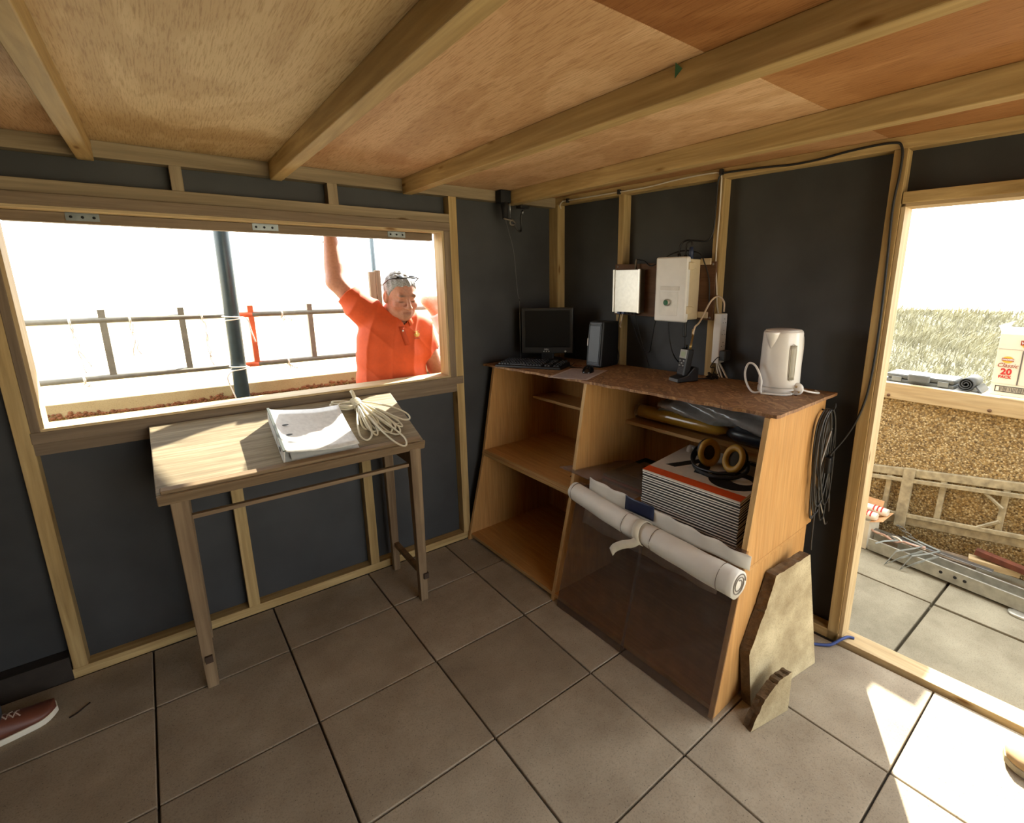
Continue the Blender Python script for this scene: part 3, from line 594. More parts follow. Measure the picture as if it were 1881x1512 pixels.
# ---- stack of foam board signs
foam_w = plain((232, 228, 216), rough=.6, var=.05, name='foam_core'); sign_top = plain((196, 186, 168), rough=.5, var=.05, name='sign_face'); sign_dark = plain((44, 43, 42), rough=.6, var=.2, name='dark_face'); orng = plain((206, 78, 28), rough=.5, name='orange_stripe')
STf = frame(BKf(1.178, .187, ZJ(1.4)+.0165), _bt*math.cos(.03)-_bn*0+_bn*.03, _bn*math.cos(.12)-_bt*.12, (0, 0, 1)); NS = 18; TS = .0112
ORD = ['', 'first', 'second', 'third', 'fourth', 'fifth', 'sixth', 'seventh', 'eighth', 'ninth', 'tenth', 'eleventh', 'twelfth', 'thirteenth', 'fourteenth', 'fifteenth', 'sixteenth', 'seventeenth', 'eighteenth']
for k in range(NS):
    o_ = (random.uniform(-.003, .003), random.uniform(-.003, .003)); z = k*TS
    lab = 'cream sign board with an orange stripe, on top of the stack of boards' if k == NS-1 else ('undermost sign board in the stack of boards on the shelf' if k == 0 else 'white-edged sign board, %s from the top of the stack of boards' % ORD[NS-k])
    sg = thing('sign_board', lab, 'sign', STf(.2, .2, z), 'stack of sign boards')
    fr_ = lambda a, b_, c, o_=o_, z=z: STf(a+o_[0], b_+o_[1], c+z)
    bx('core', (0, 0, .0002), (.435, .42, .0052), foam_w, sg, fr_); bx('face', (0, 0, .0052), (.435, .42, TS-.0004), sign_dark if k < NS-1 else sign_top, sg, fr_)
    if k == NS-1:
        bx('stripe', (0, -.0005, TS-.0006), (.435, .055, TS), orng, sg, fr_)
        zz = TS
        bar = lambda P, nm: MB().prism(P, zz-.0004, zz+.0004, fr_).build(nm, plain((24, 23, 22), rough=.5, name='sign_black'), sg)
        def S2(s, d):   # unit coordinates -> sign coordinates
            w = np.array(BKf(s, d, 0))-np.array(STf(0, 0, 0)); A = np.array([[(_bt+_bn*.03)[0], (_bn-_bt*.12)[0]], [(_bt+_bn*.03)[1], (_bn-_bt*.12)[1]]]); return tuple(np.linalg.solve(A, w[:2]))
        bar([S2(*p) for p in ((1.209, .306), (1.254, .308), (1.31, .45), (1.282, .49))], 'letter')
        bar([S2(*p) for p in ((1.341, .317), (1.394, .324), (1.36, .415), (1.315, .45), (1.295, .44))], 'letter')
        ring = [S2(1.50+.10*math.cos(a), .36+.075*math.sin(a)*1.3) for a in np.linspace(0, 2*math.pi, 28)[:-1]]; bar(ring, 'letter')
        MB().prism([S2(1.50+.045*math.cos(a)+.02, .375+.03*math.sin(a)*1.2) for a in np.linspace(0, 2*math.pi, 20)[:-1]], zz, zz+.0008, fr_).build('letter', sign_top, sg)
        bar([S2(*p) for p in ((1.44, .57), (1.53, .56), (1.535, .585), (1.45, .60))], 'letter')
STZ = ZJ(1.4)+.0165+NS*TS
# ---- ear defenders on the stack
em = thing('ear_defenders', 'black and yellow ear defenders lying on the stack of boards', 'ear defenders', BKf(1.40, .42, STZ))
yel = plain((176, 134, 46), rough=.5, var=.12, name='yellow_cushion')
def cup(c, f, up_, nm):
    f = np.array(f, float); f /= np.linalg.norm(f); up_ = np.array(up_, float); up_ -= f*up_.dot(f); up_ /= np.linalg.norm(up_); r_ = np.cross(up_, f); fr_ = frame(c, r_, up_*1.28, f)
    a = MB().lathe([(.015, -.040), (.038, -.034), (.045, -.014), (.046, .002)], fr_, 24).build(nm, BLK, em, smooth=True)
    MB().lathe([(.045, .002), (.049, .010), (.046, .021), (.036, .025), (.027, .019), (.025, .007)], fr_, 24).build('cushion', yel, a, smooth=True)
    MB().lathe([(.026, .008), (.025, .009), (.001, .0095)], fr_, 16).build('foam', plain((46, 38, 22), rough=.9, name='dark_foam'), a, smooth=True)
c1 = np.array(BKf(1.335, .43, STZ+.058)); c2 = np.array(BKf(1.455, .44, STZ+.056))
cup(c1, _bt*.75-_bn*.55+np.array((0, 0, .1)), (0, 0, 1), 'ear_cup'); cup(c2, -_bn*.9-_bt*.1+np.array((0, 0, .38)), (0, 0, 1), 'ear_cup')
MB().tube(spl([BKf(1.30, .46, STZ+.06), BKf(1.285, .42, STZ+.045), BKf(1.31, .36, STZ+.02), BKf(1.37, .315, STZ+.012), BKf(1.44, .31, STZ+.012), BKf(1.50, .345, STZ+.014), BKf(1.525, .40, STZ+.03), BKf(1.50, .46, STZ+.05)], 8), [.008]*57, 8).build('headband', BLKM, em, smooth=True)
MB().tube(spl([BKf(1.295, .465, STZ+.075), BKf(1.275, .43, STZ+.06), BKf(1.29, .375, STZ+.035), BKf(1.35, .325, STZ+.022), BKf(1.44, .318, STZ+.026), BKf(1.505, .355, STZ+.03)], 8), .005, 8).build('headband_pad', BLK, em, smooth=True)
hd = MB(); hd.sheet([[BKf(1.19+.018*k, .50+.0*k, STZ-.02+.05*math.sin(a)+.0) if 0 else BKf(1.175+.02*k+.0, .53+.03*math.cos(a), STZ-.03+.055*math.sin(a)) for a in np.linspace(-.2, 3.3, 12)] for k in (0, 1)])
tag(hd.build('strap_loop', plain((176, 170, 160), rough=.5, name='grey_webbing'), smooth=True, solid=.002), 'pale strap loop standing up behind the stack of boards', 'strap')

# ---- goods on the half shelf: rolled sheet in clear sleeve, grey tarpaulin
sleeve = clear((236, 236, 232), name='clear_sleeve')
zr = .806+.016+.01+.043
ro = thing('rolled_chart', 'yellow and navy rolled sheet in a clear sleeve on the half shelf', 'roll', BKf(1.2, .57, zr-.04))
def tubeS(s0, s1, r, m, nm, d=.56, e=0.0, n=20, taper=None):
    pts = [BKf(s0+(s1-s0)*k/8, d-.0*k, zr+.004*k/8) for k in range(9)]; return MB().tube(pts, taper or r, n).build(nm, m, ro, smooth=True)
tubeS(.86, 1.36, .034, plain((200, 152, 48), rough=.35, var=.1, name='yellow_roll'), 'yellow_roll', taper=[.032]*7+[.030, .006]); tubeS(1.345, 1.63, .036, plain((34, 38, 50), rough=.3, var=.2, name='navy_roll'), 'navy_roll', taper=[.012, .03]+[.036]*7)
tubeS(.845, 1.645, .041, sleeve, 'sleeve')
rows = []
for i in range(26):
    s = .98+.66*i/25
    rows.append([BKf(s, .535+.02*math.sin(j*1.3+i*.5)+.10*(j/9)**2, .905+.125*math.sin(j/9*1.5)*(.75+.25*i/25)*(.9 if i > 2 else .6)+.006*math.sin(i*.9+j*1.7)) for j in range(10)])
tag(MB().sheet(rows).build('tarpaulin', plain((150, 148, 142), rough=.14, var=.2, scale=14, name='grey_vinyl'), smooth=True, solid=.002), 'crumpled grey vinyl sheet above the rolled sheet on the half shelf', 'sheet')

# ---- green board and clear sheet left of the stack
zs = ZJ(1.0)+.0165
gb = thing('printed_board', 'green and cream printed board lying on the shelf left of the stack', 'board', BKf(.98, .5, zs))
for k in range(3): bx('board', (.825, .315+.004*k, zs+.012*k), (1.155, .655, zs+.012*k+.011), plain([(30, 28, 28), (150, 30, 40), (24, 66, 40)][k], rough=.5, name='board_%d' % k), gb, BKf)
zt_ = zs+.035
bx('print', (.86, .40, zt_), (1.14, .60, zt_+.001), plain((160, 140, 112), rough=.5, name='cream_print'), gb, BKf); bx('print', (.95, .44, zt_+.001), (1.10, .53, zt_+.0018), plain((22, 56, 36), rough=.5, name='green_print'), gb, BKf); bx('print', (.83, .62, zt_), (1.15, .65, zt_+.001), plain((20, 20, 20), name='black_print'), gb, BKf)
acr = clear((226, 218, 212), name='clear_acrylic', haze=.22, hazecol=(190, 178, 172)); acr2 = clear((230, 222, 216), name='clear_acrylic_sheet', haze=.11, hazecol=(150, 138, 130))
b = MB(); P4 = [(.74, .105, .648), (1.155, .16, .612), (1.155, .50, .600), (.83, .52, .605)]
b.hexa([BKf(s, d, z) for s, d, z in P4]+[BKf(s, d, z+.004) for s, d, z in P4]); tag(b.build('acrylic_sheet', acr), 'scuffed clear acrylic sheet jutting out over the shelf edge', 'sheet')
pc_ = MB(); pc_.sheet([[BKf(1.02+.07*i/5, .50+.05*j/4, zt_+.012+.012*math.sin(i*1.6)*math.cos(j*1.9)) for j in range(5)] for i in range(6)])
tag(pc_.build('crumpled_tissue', plain((190, 182, 172), rough=.8, name='tissue'), solid=.002), 'crumpled pale tissue on the green printed board', 'tissue')

# ---- leaning acrylic panels, rolled banner, cloth
sl = .124/.51
for (s0, s1, off, zt2, lab) in ((.848, 1.262, -.004, .60, 'left of the two clear plastic sheets leaning on the lower unit'), (1.255, 1.692, -.011, .615, 'right of the two clear plastic sheets leaning on the lower unit')):
    b = MB(); c = lambda s, z, t: BKf(s, sl*z+off-t-.002, z); b.hexa([c(s0, .003, 0), c(s1, .003, 0), c(s1, .003, .004), c(s0, .003, .004), c(s0, zt2, 0), c(s1, zt2, 0), c(s1, zt2, .004), c(s0, zt2, .004)])
    tag(b.build('plastic_sheet', acr2), lab, 'sheet', 'leaning plastic sheets')
cloth = plain((214, 210, 198), rough=.6, var=.06, scale=8, name='white_canvas')
bn = thing('rolled_banner', 'off-white rolled canvas banner tied with a strap across the display unit', 'banner', BKf(1.3, .04, .58))
rings = []; A0 = np.array((.885, .068, .588)); A1 = np.array((1.715, .040, .540))
def spiral(k, m=30): a = 2*math.pi*k/m; return .047*math.cos(a), .040*math.sin(a)
for i in range(36):
    f = i/35; c = A0*(1-f)+A1*f; c[2] += -.012*math.sin(math.pi*f); rr = 1-.14*math.exp(-((f-.5)/.035)**2); ring = []
    for k in range(30):
        a, b_ = spiral(k); w = 1+.03*math.sin(3*2*math.pi*k/30+f*9)+.02*math.sin(f*31+k)
        ring.append(BKf(c[0], c[1]+a*rr*w*(.86+.22*f), c[2]+b_*rr*w*(1.0+.22*f)))
    rings.append(ring)
MB().loft(rings).build('roll', cloth, bn, smooth=True)
for f in (.02, .40, .58, .93):
    c = A0*(1-f)+A1*f; c[2] += -.012*math.sin(math.pi*f); MB().tube([BKf(c[0]+.0, c[1]+.0480*(.86+.22*f)*math.cos(a), c[2]+.0408*(1.0+.22*f)*math.sin(a)) for a in np.linspace(0, 2*math.pi, 30)[:-1]], .0012, 5, closed=True).build('seam', plain((96, 84, 70), rough=.8, name='stitching'), bn)
sp_ = []
for k in range(50): a = k/50*4.6*math.pi; r = .036-.022*k/50; sp_.append(BKf(1.7165, .040+r*1.15*math.cos(a), .540+r*1.1*math.sin(a)))
MB().tube(sp_, .0022, 5).build('rolled_edge', plain((120, 112, 100), rough=.8, name='canvas_edge'), bn)
stp = []
for k in range(26):
    a = -1.2+k/25*5.2; c = A0*.5+A1*.5
    stp.append([BKf(c[0]+w-.012*math.sin(a), c[1]+.049*math.cos(a), c[2]-.012+.046*math.sin(a)) for w in (-.016, .016)])
MB().sheet(stp).build('strap', plain((206, 198, 176), rough=.7, name='webbing'), bn, smooth=True, solid=.003)
tl_ = [(.012, .010, .545), (-.012, .0, .524), (-.05, -.010, .506), (-.085, -.018, .480), (-.10, -.022, .456)]
MB().sheet([[BKf(1.30+a-.008, b_, c+.012), BKf(1.30+a+.012, b_-.002, c-.014)] for a, b_, c in spl(tl_, 4)]).build('strap_tail', plain((206, 198, 176), rough=.7, name='webbing'), bn, smooth=True, solid=.003)
rows = [[BKf(.93+.78*i/40, .118+.006*math.sin(i*1.1+j*.4)*(j/6)-.0*j, .556+(.098-.046*i/40)*j/6+.0015*math.sin(i*.8)) for j in range(7)] for i in range(41)]
cf = thing('canvas_sheet', 'folded white canvas with a navy patch tucked behind the rolled banner', 'canvas', BKf(1.3, .12, .55))
MB().sheet(rows).build('cloth', cloth, cf, smooth=True, solid=.002)
rows = [[BKf(1.155+.15*i/6, .108+.004*math.sin(i*1.1+j*.4)*(j/6), .585+.062*j/6) for j in range(7)] for i in range(7)]
MB().sheet(rows).build('navy_patch', plain((24, 34, 62), rough=.4, name='navy_vinyl'), cf, smooth=True, solid=.002)
rows = [[BKf(.90+.70*i/20, sl*(.42+.115*j/4)+.006, .42+.115*j/4-.012*(i/20)+.004*math.sin(i*1.3)) for j in range(5)] for i in range(21)]
tag(MB().sheet(rows).build('canvas_flap', plain((190, 182, 170), rough=.7, name='dull_canvas'), smooth=True, solid=.002), 'dull white canvas flap hanging behind the leaning plastic sheets', 'canvas')

# ---- broken stone slabs leaning on the end of the unit
stone = concrete((192, 178, 142), (142, 126, 94), 'stone_face', 8.0, speck=(140, 124, 90)); stone_e = concrete((112, 92, 66), (74, 58, 40), 'stone_edge', 30.0)
def slab_stone(name, lab, o, ang, lean, poly, th_, seedv):
    u = np.array((math.cos(ang), math.sin(ang), 0)); bk_ = np.array((-math.sin(ang), math.cos(ang), 0)); up_ = np.array((0, 0, math.cos(lean)))+bk_*math.sin(lean); N = np.cross(u, up_); r = random.Random(seedv)
    P = []
    for i, (p, rough_) in enumerate(poly):
        q = poly[(i+1) % len(poly)][0]; m = 10 if rough_ else 2
        for k in range(m):
            t = k/m; P.append((p[0]+(q[0]-p[0])*t+(r.uniform(-.0025, .0025) if rough_ and k else 0), p[1]+(q[1]-p[1])*t+(r.uniform(-.0025, .0025) if rough_ and k else 0), rough_))
    t_ = thing(name, lab, 'stone', o); n = len(P); b = MB(); e = MB()
    f0 = [tuple(np.array(o)+u*a+up_*h) for a, h, _ in P]; f1 = [tuple(np.array(o)+u*(a-(.0 if not rg else .004))+up_*h-N*th_) for a, h, rg in P]
    b.add([tuple(np.array(o)+u*a+up_*h+N*.0008) for a, h, _ in P]+f0, [tuple(range(n))]+[(i, n+i, n+(i+1) % n, (i+1) % n) for i in range(n)]); b.build('face', stone, t_)
    mid = [tuple(np.array(o)+u*(a+r.uniform(-.005, .003))+up_*(h+r.uniform(-.004, .004)*(h > .01))-N*th_*.5) if rg else tuple(np.array(o)+u*a+up_*h-N*th_*.5) for a, h, rg in P]
    e.add(f0+mid+f1, [(i, (i+1) % n, n+(i+1) % n, n+i) for i in range(n)]+[(n+i, n+(i+1) % n, 2*n+(i+1) % n, 2*n+i) for i in range(n)]+[tuple(range(2*n, 3*n))]); e.build('broken_edge', stone_e, t_)
slab_stone('stone_slab', 'large broken sandstone slab leaning on the end of the display unit', (-.593, -1.729, .001), -.1208, math.radians(5), [((0, 0), 0), ((-.012, .213), 1), ((.032, .287), 1), ((.086, .371), 1), ((.136, .47), 0), ((.347, .49), 0), ((.404, 0), 0)][::-1] and [((0, 0), 0), ((.404, 0), 0), ((.347, .49), 1), ((.136, .47), 1), ((.086, .371), 1), ((.032, .287), 1), ((-.012, .213), 0)], .040, 3)
slab_stone('stone_fragment', 'small triangular stone fragment propped in front of the larger slab', (-.69, -1.785, .001), -.187, math.radians(6), [((0, 0), 0), ((.193, 0), 0), ((.214, .142), 1), ((.152, .137), 1), ((.072, .092), 1)], .034, 8)

# ---- coil of cable on the end panel
hk = thing('cable_coil', 'coil of grey cable hanging from a hook on the end of the display unit', 'cable', BKf(1.70, .66, .8)); grey_c = plain((52, 51, 49), rough=.45, name='grey_cable'); ck = random.Random(4)
MB().tube(spl([BKf(1.684, .655, 1.03), BKf(1.715, .655, 1.03), BKf(1.73, .655, 1.045), BKf(1.728, .66, 1.062)], 5), .003, 6).build('hook', BLKM, hk, smooth=True)
HC = lambda a, z, k: BKf(1.700+.004*(k % 6), .655+a, z)
for k in range(8):
    w1, w2 = ck.uniform(.045, .075), ck.uniform(.04, .08); zb = ck.uniform(.52, .66); sk_ = ck.uniform(-.03, .06)
    MB().tube(spl([HC(0, 1.035, k), HC(-w1, .98, k), HC(-w1*1.15+sk_*.3, .82, k), HC(-w1*.5+sk_, zb+.03, k), HC(sk_+.01, zb, k), HC(w2*.6+sk_, zb+.04, k), HC(w2+sk_*.4, .82, k), HC(w2*.8, .98, k)], 7, True), .0034, 6, closed=True).build('turn', grey_c, hk, smooth=True)
MB().tube(spl([HC(.02, .98, 7), HC(-.01, .8, 7), HC(.0, .6, 7), HC(.005, .47, 7), HC(.012, .42, 7)], 6), .0034, 6).build('cable_end', grey_c, hk, smooth=True)
MB().tube(spl([HC(.05, .95, 3), HC(-.02, .75, 8), HC(.09, .55, 8), HC(.13, .50, 8), HC(.15, .55, 8), HC(.06, .85, 8)], 7), .0032, 6).build('loose_turn', plain((140, 136, 128), rough=.45, name='light_cable'), hk, smooth=True)
bx('connector', (1.704, .685, .76), (1.728, .72, .83), BLK, hk, BKf, bevel=.006)
# ============================================================ on the worktop
def rotf(s, d, z, ang):
    """frame on the worktop: first axis turned by ang from the unit's length towards the wall"""
    a = _bt*math.cos(ang)+_bn*math.sin(ang)+np.array((0, 0, .021*math.cos(ang))); b_ = -_bt*math.sin(ang)+_bn*math.cos(ang)-np.array((0, 0, .021*math.sin(ang))); return frame(BKf(s, d, z), a, b_, (0, 0, 1))
dkgrey = plain((38, 37, 34), rough=.5, name='monitor_bezel')
mo = thing('monitor', 'black flat-panel monitor behind the keyboard on the worktop', 'monitor', BKf(.19, .5, ZC(.19)))
mf = rotf(.185, .50, 0, .74); z0 = 1.105
bx('casing', (-.152, -.018, z0), (.152, .022, z0+.268), dkgrey, mo, mf, bevel=.006)
sc_ = bx('screen', (-.132, -.0192, z0+.036), (.132, -.016, z0+.252), plain((20, 19, 17), rough=.28, name='screen_glass'), mo, mf)
for a, b_ in (((-.137, -.0215, z0+.031), (.137, -.018, z0+.036)), ((-.137, -.0215, z0+.252), (.137, -.018, z0+.257)), ((-.137, -.0215, z0+.031), (-.132, -.018, z0+.257)), ((.132, -.0215, z0+.031), (.137, -.018, z0+.257))): bx('bezel_lip', a, b_, dkgrey, mo, mf)
for k in (-1, 0, 1): MB().lathe([(.0035, 0), (.0035, .002), (.001, .0025)], frame(mf(-.005+.015*k, -.018, z0+.012), (np.array(mf(1, 0, 0))-mf(0, 0, 0)), (0, 0, 1), np.array(mf(0, 0, 0))-mf(0, 1, 0)), 12).build('button', SILV, mo, smooth=True)
MB().lathe([(.006, 0), (.006, .002), (.001, .003)], frame(mf(.108, -.018, z0+.012), (np.array(mf(1, 0, 0))-mf(0, 0, 0)), (0, 0, 1), np.array(mf(0, 0, 0))-mf(0, 1, 0)), 14).build('power_button', SILV, mo, smooth=True)
text('DELL', .012, frame(mf(-.005, -.0185, z0+.024), (np.array(mf(1, 0, 0))-mf(0, 0, 0)), (0, 0, 1), np.array(mf(0, 0, 0))-mf(0, 1, 0)), SILV, mo, bold=.0004)
bx('stand', (-.035, -.005, ZC(.2)+.012), (.035, .03, z0+.05), BLK, mo, mf, bevel=.004)
MB().lathe([(.10, 0), (.10, .006), (.085, .013), (.03, .016)], lambda a, b_, c: mf(a, b_*.85+.01, c+ZC(.2)+.0005), 32).build('base', BLK, mo, smooth=True)
kb = thing('keyboard', 'black keyboard in front of the monitor', 'keyboard', BKf(.29, .3, ZC(.3)))
kf = rotf(.285, .305, ZC(.29)+.001, .46)
b = MB(); b.hexa([kf(*p) for p in ((-.20, -.075, 0), (.20, -.075, 0), (.20, .075, 0), (-.20, .075, 0), (-.195, -.072, .012), (.195, -.072, .012), (.195, .072, .026), (-.195, .072, .026))]); b.build('body', BLK, kb, bevel=.003)
km = MB()
for r in range(6):
    for c in range(21):
        if c in (15, 18) or (r == 0 and 4 <= c <= 9): continue
        x = -.185+.0176*c; y = -.058+.0225*r; z = .0135+.014*(y+.072)/.144
        km.hexa([kf(*p) for p in ((x, y, z-.002), (x+.015, y, z-.002), (x+.015, y+.018, z), (x, y+.018, z), (x+.002, y+.002, z+.006), (x+.013, y+.002, z+.006), (x+.013, y+.016, z+.008), (x+.002, y+.016, z+.008))])
x0_ = -.185+.0176*4
km.hexa([kf(*p) for p in ((x0_, -.058, .012), (x0_+.103, -.058, .012), (x0_+.103, -.040, .013), (x0_, -.040, .013), (x0_+.002, -.056, .020), (x0_+.101, -.056, .020), (x0_+.101, -.042, .021), (x0_+.002, -.042, .021))])
ko = km.build('keys', plain((34, 34, 35), rough=.45, name='key_plastic'), kb); ko['kind'] = 'stuff'
pp = MB(); pfm = rotf(.645, .315, ZC(.66)+.0006, .42); pp.box((-.10, -.145, 0), (.105, .145, .0008), pfm)
pps = thing('printed_sheet', 'pale printed sheet of paper under the mouse', 'paper', pfm(0, 0, 0)); pp.build('sheet', plain((186, 172, 164), rough=.6, var=.03, name='pinkish_paper'), pps); bx('print', (-.085, -.13, .0008), (.09, .13, .0011), plain((160, 146, 140), rough=.6, var=.12, scale=60, name='printed_area'), pps, pfm)
msf = rotf(.645, .385, ZC(.66)+.0022, .6); ms = thing('mouse', 'black computer mouse on the sheet of paper', 'mouse', msf(0, 0, 0)); rings = []
for i in range(13):
    f = i/12; w = .030*math.sin(math.pi*(.08+.84*f))**.5; h = .034*math.sin(math.pi*(.06+.80*f))**.7
    rings.append([msf(w*math.cos(a), -.052+.104*f, max(0, h*math.sin(a))) for a in np.linspace(-.35, math.pi+.35, 14)])
MB().loft(rings).build('body', plain((14, 14, 15), rough=.2, name='gloss_black'), ms, smooth=True); MB().lathe([(.004, -.003), (.004, .003)], frame(msf(0, -.03, .0285), np.array(msf(0, 1, 0))-msf(0, 0, 0), (0, 0, 1), np.array(msf(1, 0, 0))-msf(0, 0, 0)), 10).build('scroll_wheel', BLKM, ms)
tag(MB().tube(spl([msf(0, .05, .008), BKf(.58, .43, ZC(.5)+.004), BKf(.52, .45, ZC(.5)+.004), BKf(.47, .42, ZC(.5)+.004), BKf(.43, .47, ZC(.5)+.004), BKf(.36, .56, ZC(.4)+.004)], 6), .002, 5).build('mouse_cable', CABB, smooth=True), 'thin black mouse cable trailing behind the mouse', 'cable')
# speaker / drive box
spf = rotf(.545, .58, ZC(.55)+.001, .12); spk = thing('desktop_speaker', 'black box speaker with rounded front beside the monitor', 'speaker', spf(0, 0, 0))
b = MB(); b.hexa([spf(*p) for p in ((-.052, -.07, .0), (.052, -.07, .0), (.058, .09, .0), (-.058, .09, .0), (-.050, -.045, .25), (.050, -.045, .25), (.058, .09, .245), (-.058, .09, .245))]); b.build('casing', BLK, spk, bevel=.012, seg=3, smooth=False)
b = MB(); lipf = lambda a, h, t: spf(a, -.070+.025*h/.25-t, h)
b.prism([(a*.036+sx*.008, h_) for a, h_, sx in ((-1, .028, 0), (1, .028, 0), (1, .225, 0), (-1, .225, 0))], .0005, .004, lipf); b.build('front_panel', plain((24, 31, 36), rough=.4, var=.1, name='gloss_panel'), spk, bevel=.004)
rp = [lipf(.040*math.copysign(1, math.cos(a))*min(1, abs(math.cos(a))*1.6), .126+.106*math.copysign(1, math.sin(a))*min(1, abs(math.sin(a))*1.25), .003) for a in np.linspace(0, 2*math.pi, 48)[:-1]]
MB().tube(rp, .0024, 6, closed=True).build('rim', plain((70, 76, 80), rough=.3, name='rim'), spk, smooth=True)
bx('badge', (-.047, .115, .001), (-.041, .155, .004), WHT, spk, lambda a, h, t: lipf(a, h, t))
tag(MB().tube(spl([BKf(.48, .5, ZC(.5)+.004), BKf(.46, .47, ZC(.5)+.006), BKf(.475, .44, ZC(.5)+.012), BKf(.50, .46, ZC(.5)+.006), BKf(.51, .50, ZC(.5)+.008), BKf(.50, .53, ZC(.5)+.004)], 6), .0016, 5).build('thin_wire', plain((110, 60, 36), rough=.5, name='red_wire'), smooth=True), 'thin red-brown wire curled between keyboard and speaker', 'wire')
# whip aerial
ae = thing('whip_aerial', 'thin upright whip aerial behind the left end of the keyboard', 'aerial', BKf(.055, .395, ZC(.05)))
MB().lathe([(.014, 0), (.014, .006), (.005, .014)], frame(BKf(.055, .395, ZC(.05)+.001), (1, 0, 0), (0, 1, 0), (0, 0, 1)), 14).build('foot', BLK, ae, smooth=True)
MB().tube([BKf(.055, .395, ZC(.05)+.008), BKf(.055, .395, ZC(.05)+.36)], [.0032, .0022], 7).build('rod', plain((104, 104, 100), rough=.4, metal=.6, name='aerial_rod'), ae, smooth=True); MB().lathe([(.004, 0), (.004, .008), (.001, .010)], frame(BKf(.055, .395, ZC(.05)+.358), (1, 0, 0), (0, 1, 0), (0, 0, 1)), 10).build('tip', BLK, ae, smooth=True)

# ---- kettle
kt = thing('kettle', 'white plastic jug kettle at the doorway end of the worktop', 'kettle', BKf(1.53, .60, ZC(1.53)))
ktf = rotf(1.53, .595, ZC(1.53)+.001, -.157)       # second axis: away from the spout
bas = plain((206, 204, 198), rough=.4, var=.03, name='kettle_base')
MB().lathe([(.074, 0), (.078, .004), (.078, .022), (.074, .026)], ktf, 40).build('power_base', bas, kt, smooth=True)
MB().lathe([(.074, .027), (.0775, .031), (.0765, .10), (.0745, .19), (.073, .238), (.070, .247)], ktf, 44).build('body', plain((230, 228, 222), rough=.22, var=.02, name='kettle_white'), kt, smooth=True)
MB().lathe([(.069, .244), (.066, .251), (.040, .255), (.001, .256)], ktf, 40).build('lid', plain((222, 218, 208), rough=.25, var=.02, name='kettle_lid'), kt, smooth=True)
rings = []
for i in range(8):
    f = i/7; w = .028*math.sin(math.pi*(.5+.5*(1-f)))**0+.0; hw = .004+.026*f**.6; zz = .178+.068*f; out = .074+.022*f**1.2
    rings.append([ktf(hw*math.cos(a), -(out*max(0, math.sin(a))**.6+.05*(1-max(0, math.sin(a))**.6)), zz) for a in np.linspace(0, math.pi, 12)]+[ktf(0, -.045, zz)])
MB().loft(rings).build('spout', plain((230, 228, 222), rough=.22, var=.02, name='kettle_white'), kt, smooth=True)
gfr = lambda a, h, t: ktf((.0765+t)*math.cos(-.42+a), (.0765+t)*math.sin(-.42+a), h)
gw = MB(); gw.sheet([[gfr(.16*a, h, .0005+.0015) for h in np.linspace(.06, .195, 10)] for a in np.linspace(-1, 1, 6)]); gw.build('water_gauge', plain((150, 146, 130), rough=.15, var=.1, name='gauge'), kt, smooth=True, solid=.001)
MB().tube([gfr(.17*math.copysign(min(1, abs(math.cos(a))*1.5), math.cos(a)), .1275+.072*math.sin(a), .001) for a in np.linspace(0, 2*math.pi, 28)[:-1]], .0016, 5, closed=True).build('gauge_rim', plain((206, 202, 190), rough=.3, name='rim_white'), kt, smooth=True)
MB().tube(spl([ktf(0, .06, .235), ktf(0, .115, .225), ktf(0, .128, .16), ktf(0, .115, .07), ktf(0, .066, .05)], 7), .012, 10).build('handle', plain((222, 218, 208), rough=.25, var=.02, name='kettle_lid'), kt, smooth=True)
kz = ZC(1.5)
MB().tube(spl([BKf(1.51, .52, kz+.012), BKf(1.475, .50, kz+.003), BKf(1.44, .51, kz+.03), BKf(1.425, .515, kz+.075), BKf(1.44, .51, kz+.115), BKf(1.475, .50, kz+.11), BKf(1.505, .495, kz+.06), BKf(1.51, .49, kz+.012), BKf(1.53, .50, kz+.006), BKf(1.58, .53, kz+.005), BKf(1.60, .56, kz+.006)], 7), .0042, 8).build('cord', WHT, kt, smooth=True)
plg = thing('mains_plug', 'white mains plug lying in front of the kettle', 'plug', BKf(1.615, .575, kz)); pgf = rotf(1.612, .572, kz+.004, .3)
MB().lathe([(.001, 0), (.020, .002), (.025, .008), (.024, .020), (.018, .026), (.001, .027)], frame(pgf(0, 0, .022), np.array(pgf(1, 0, 0))-pgf(0, 0, 0), (0, 0, 1), np.array(pgf(0, 1, 0))-pgf(0, 0, 0)), 22).build('shell', WHT, plg, smooth=True)
for a, z in ((-.011, .014), (.011, .014), (0, .034)): bx('pin', (a-.003, -.018, z-.002), (a+.003, .002, z+.002), BRASS, plg, pgf)
MB().tube(spl([pgf(.018, .012, .02), pgf(.045, .025, .012), pgf(.075, .06, .004), pgf(.06, .10, .004)], 6), .004, 8).build('flex', WHT, plg, smooth=True)

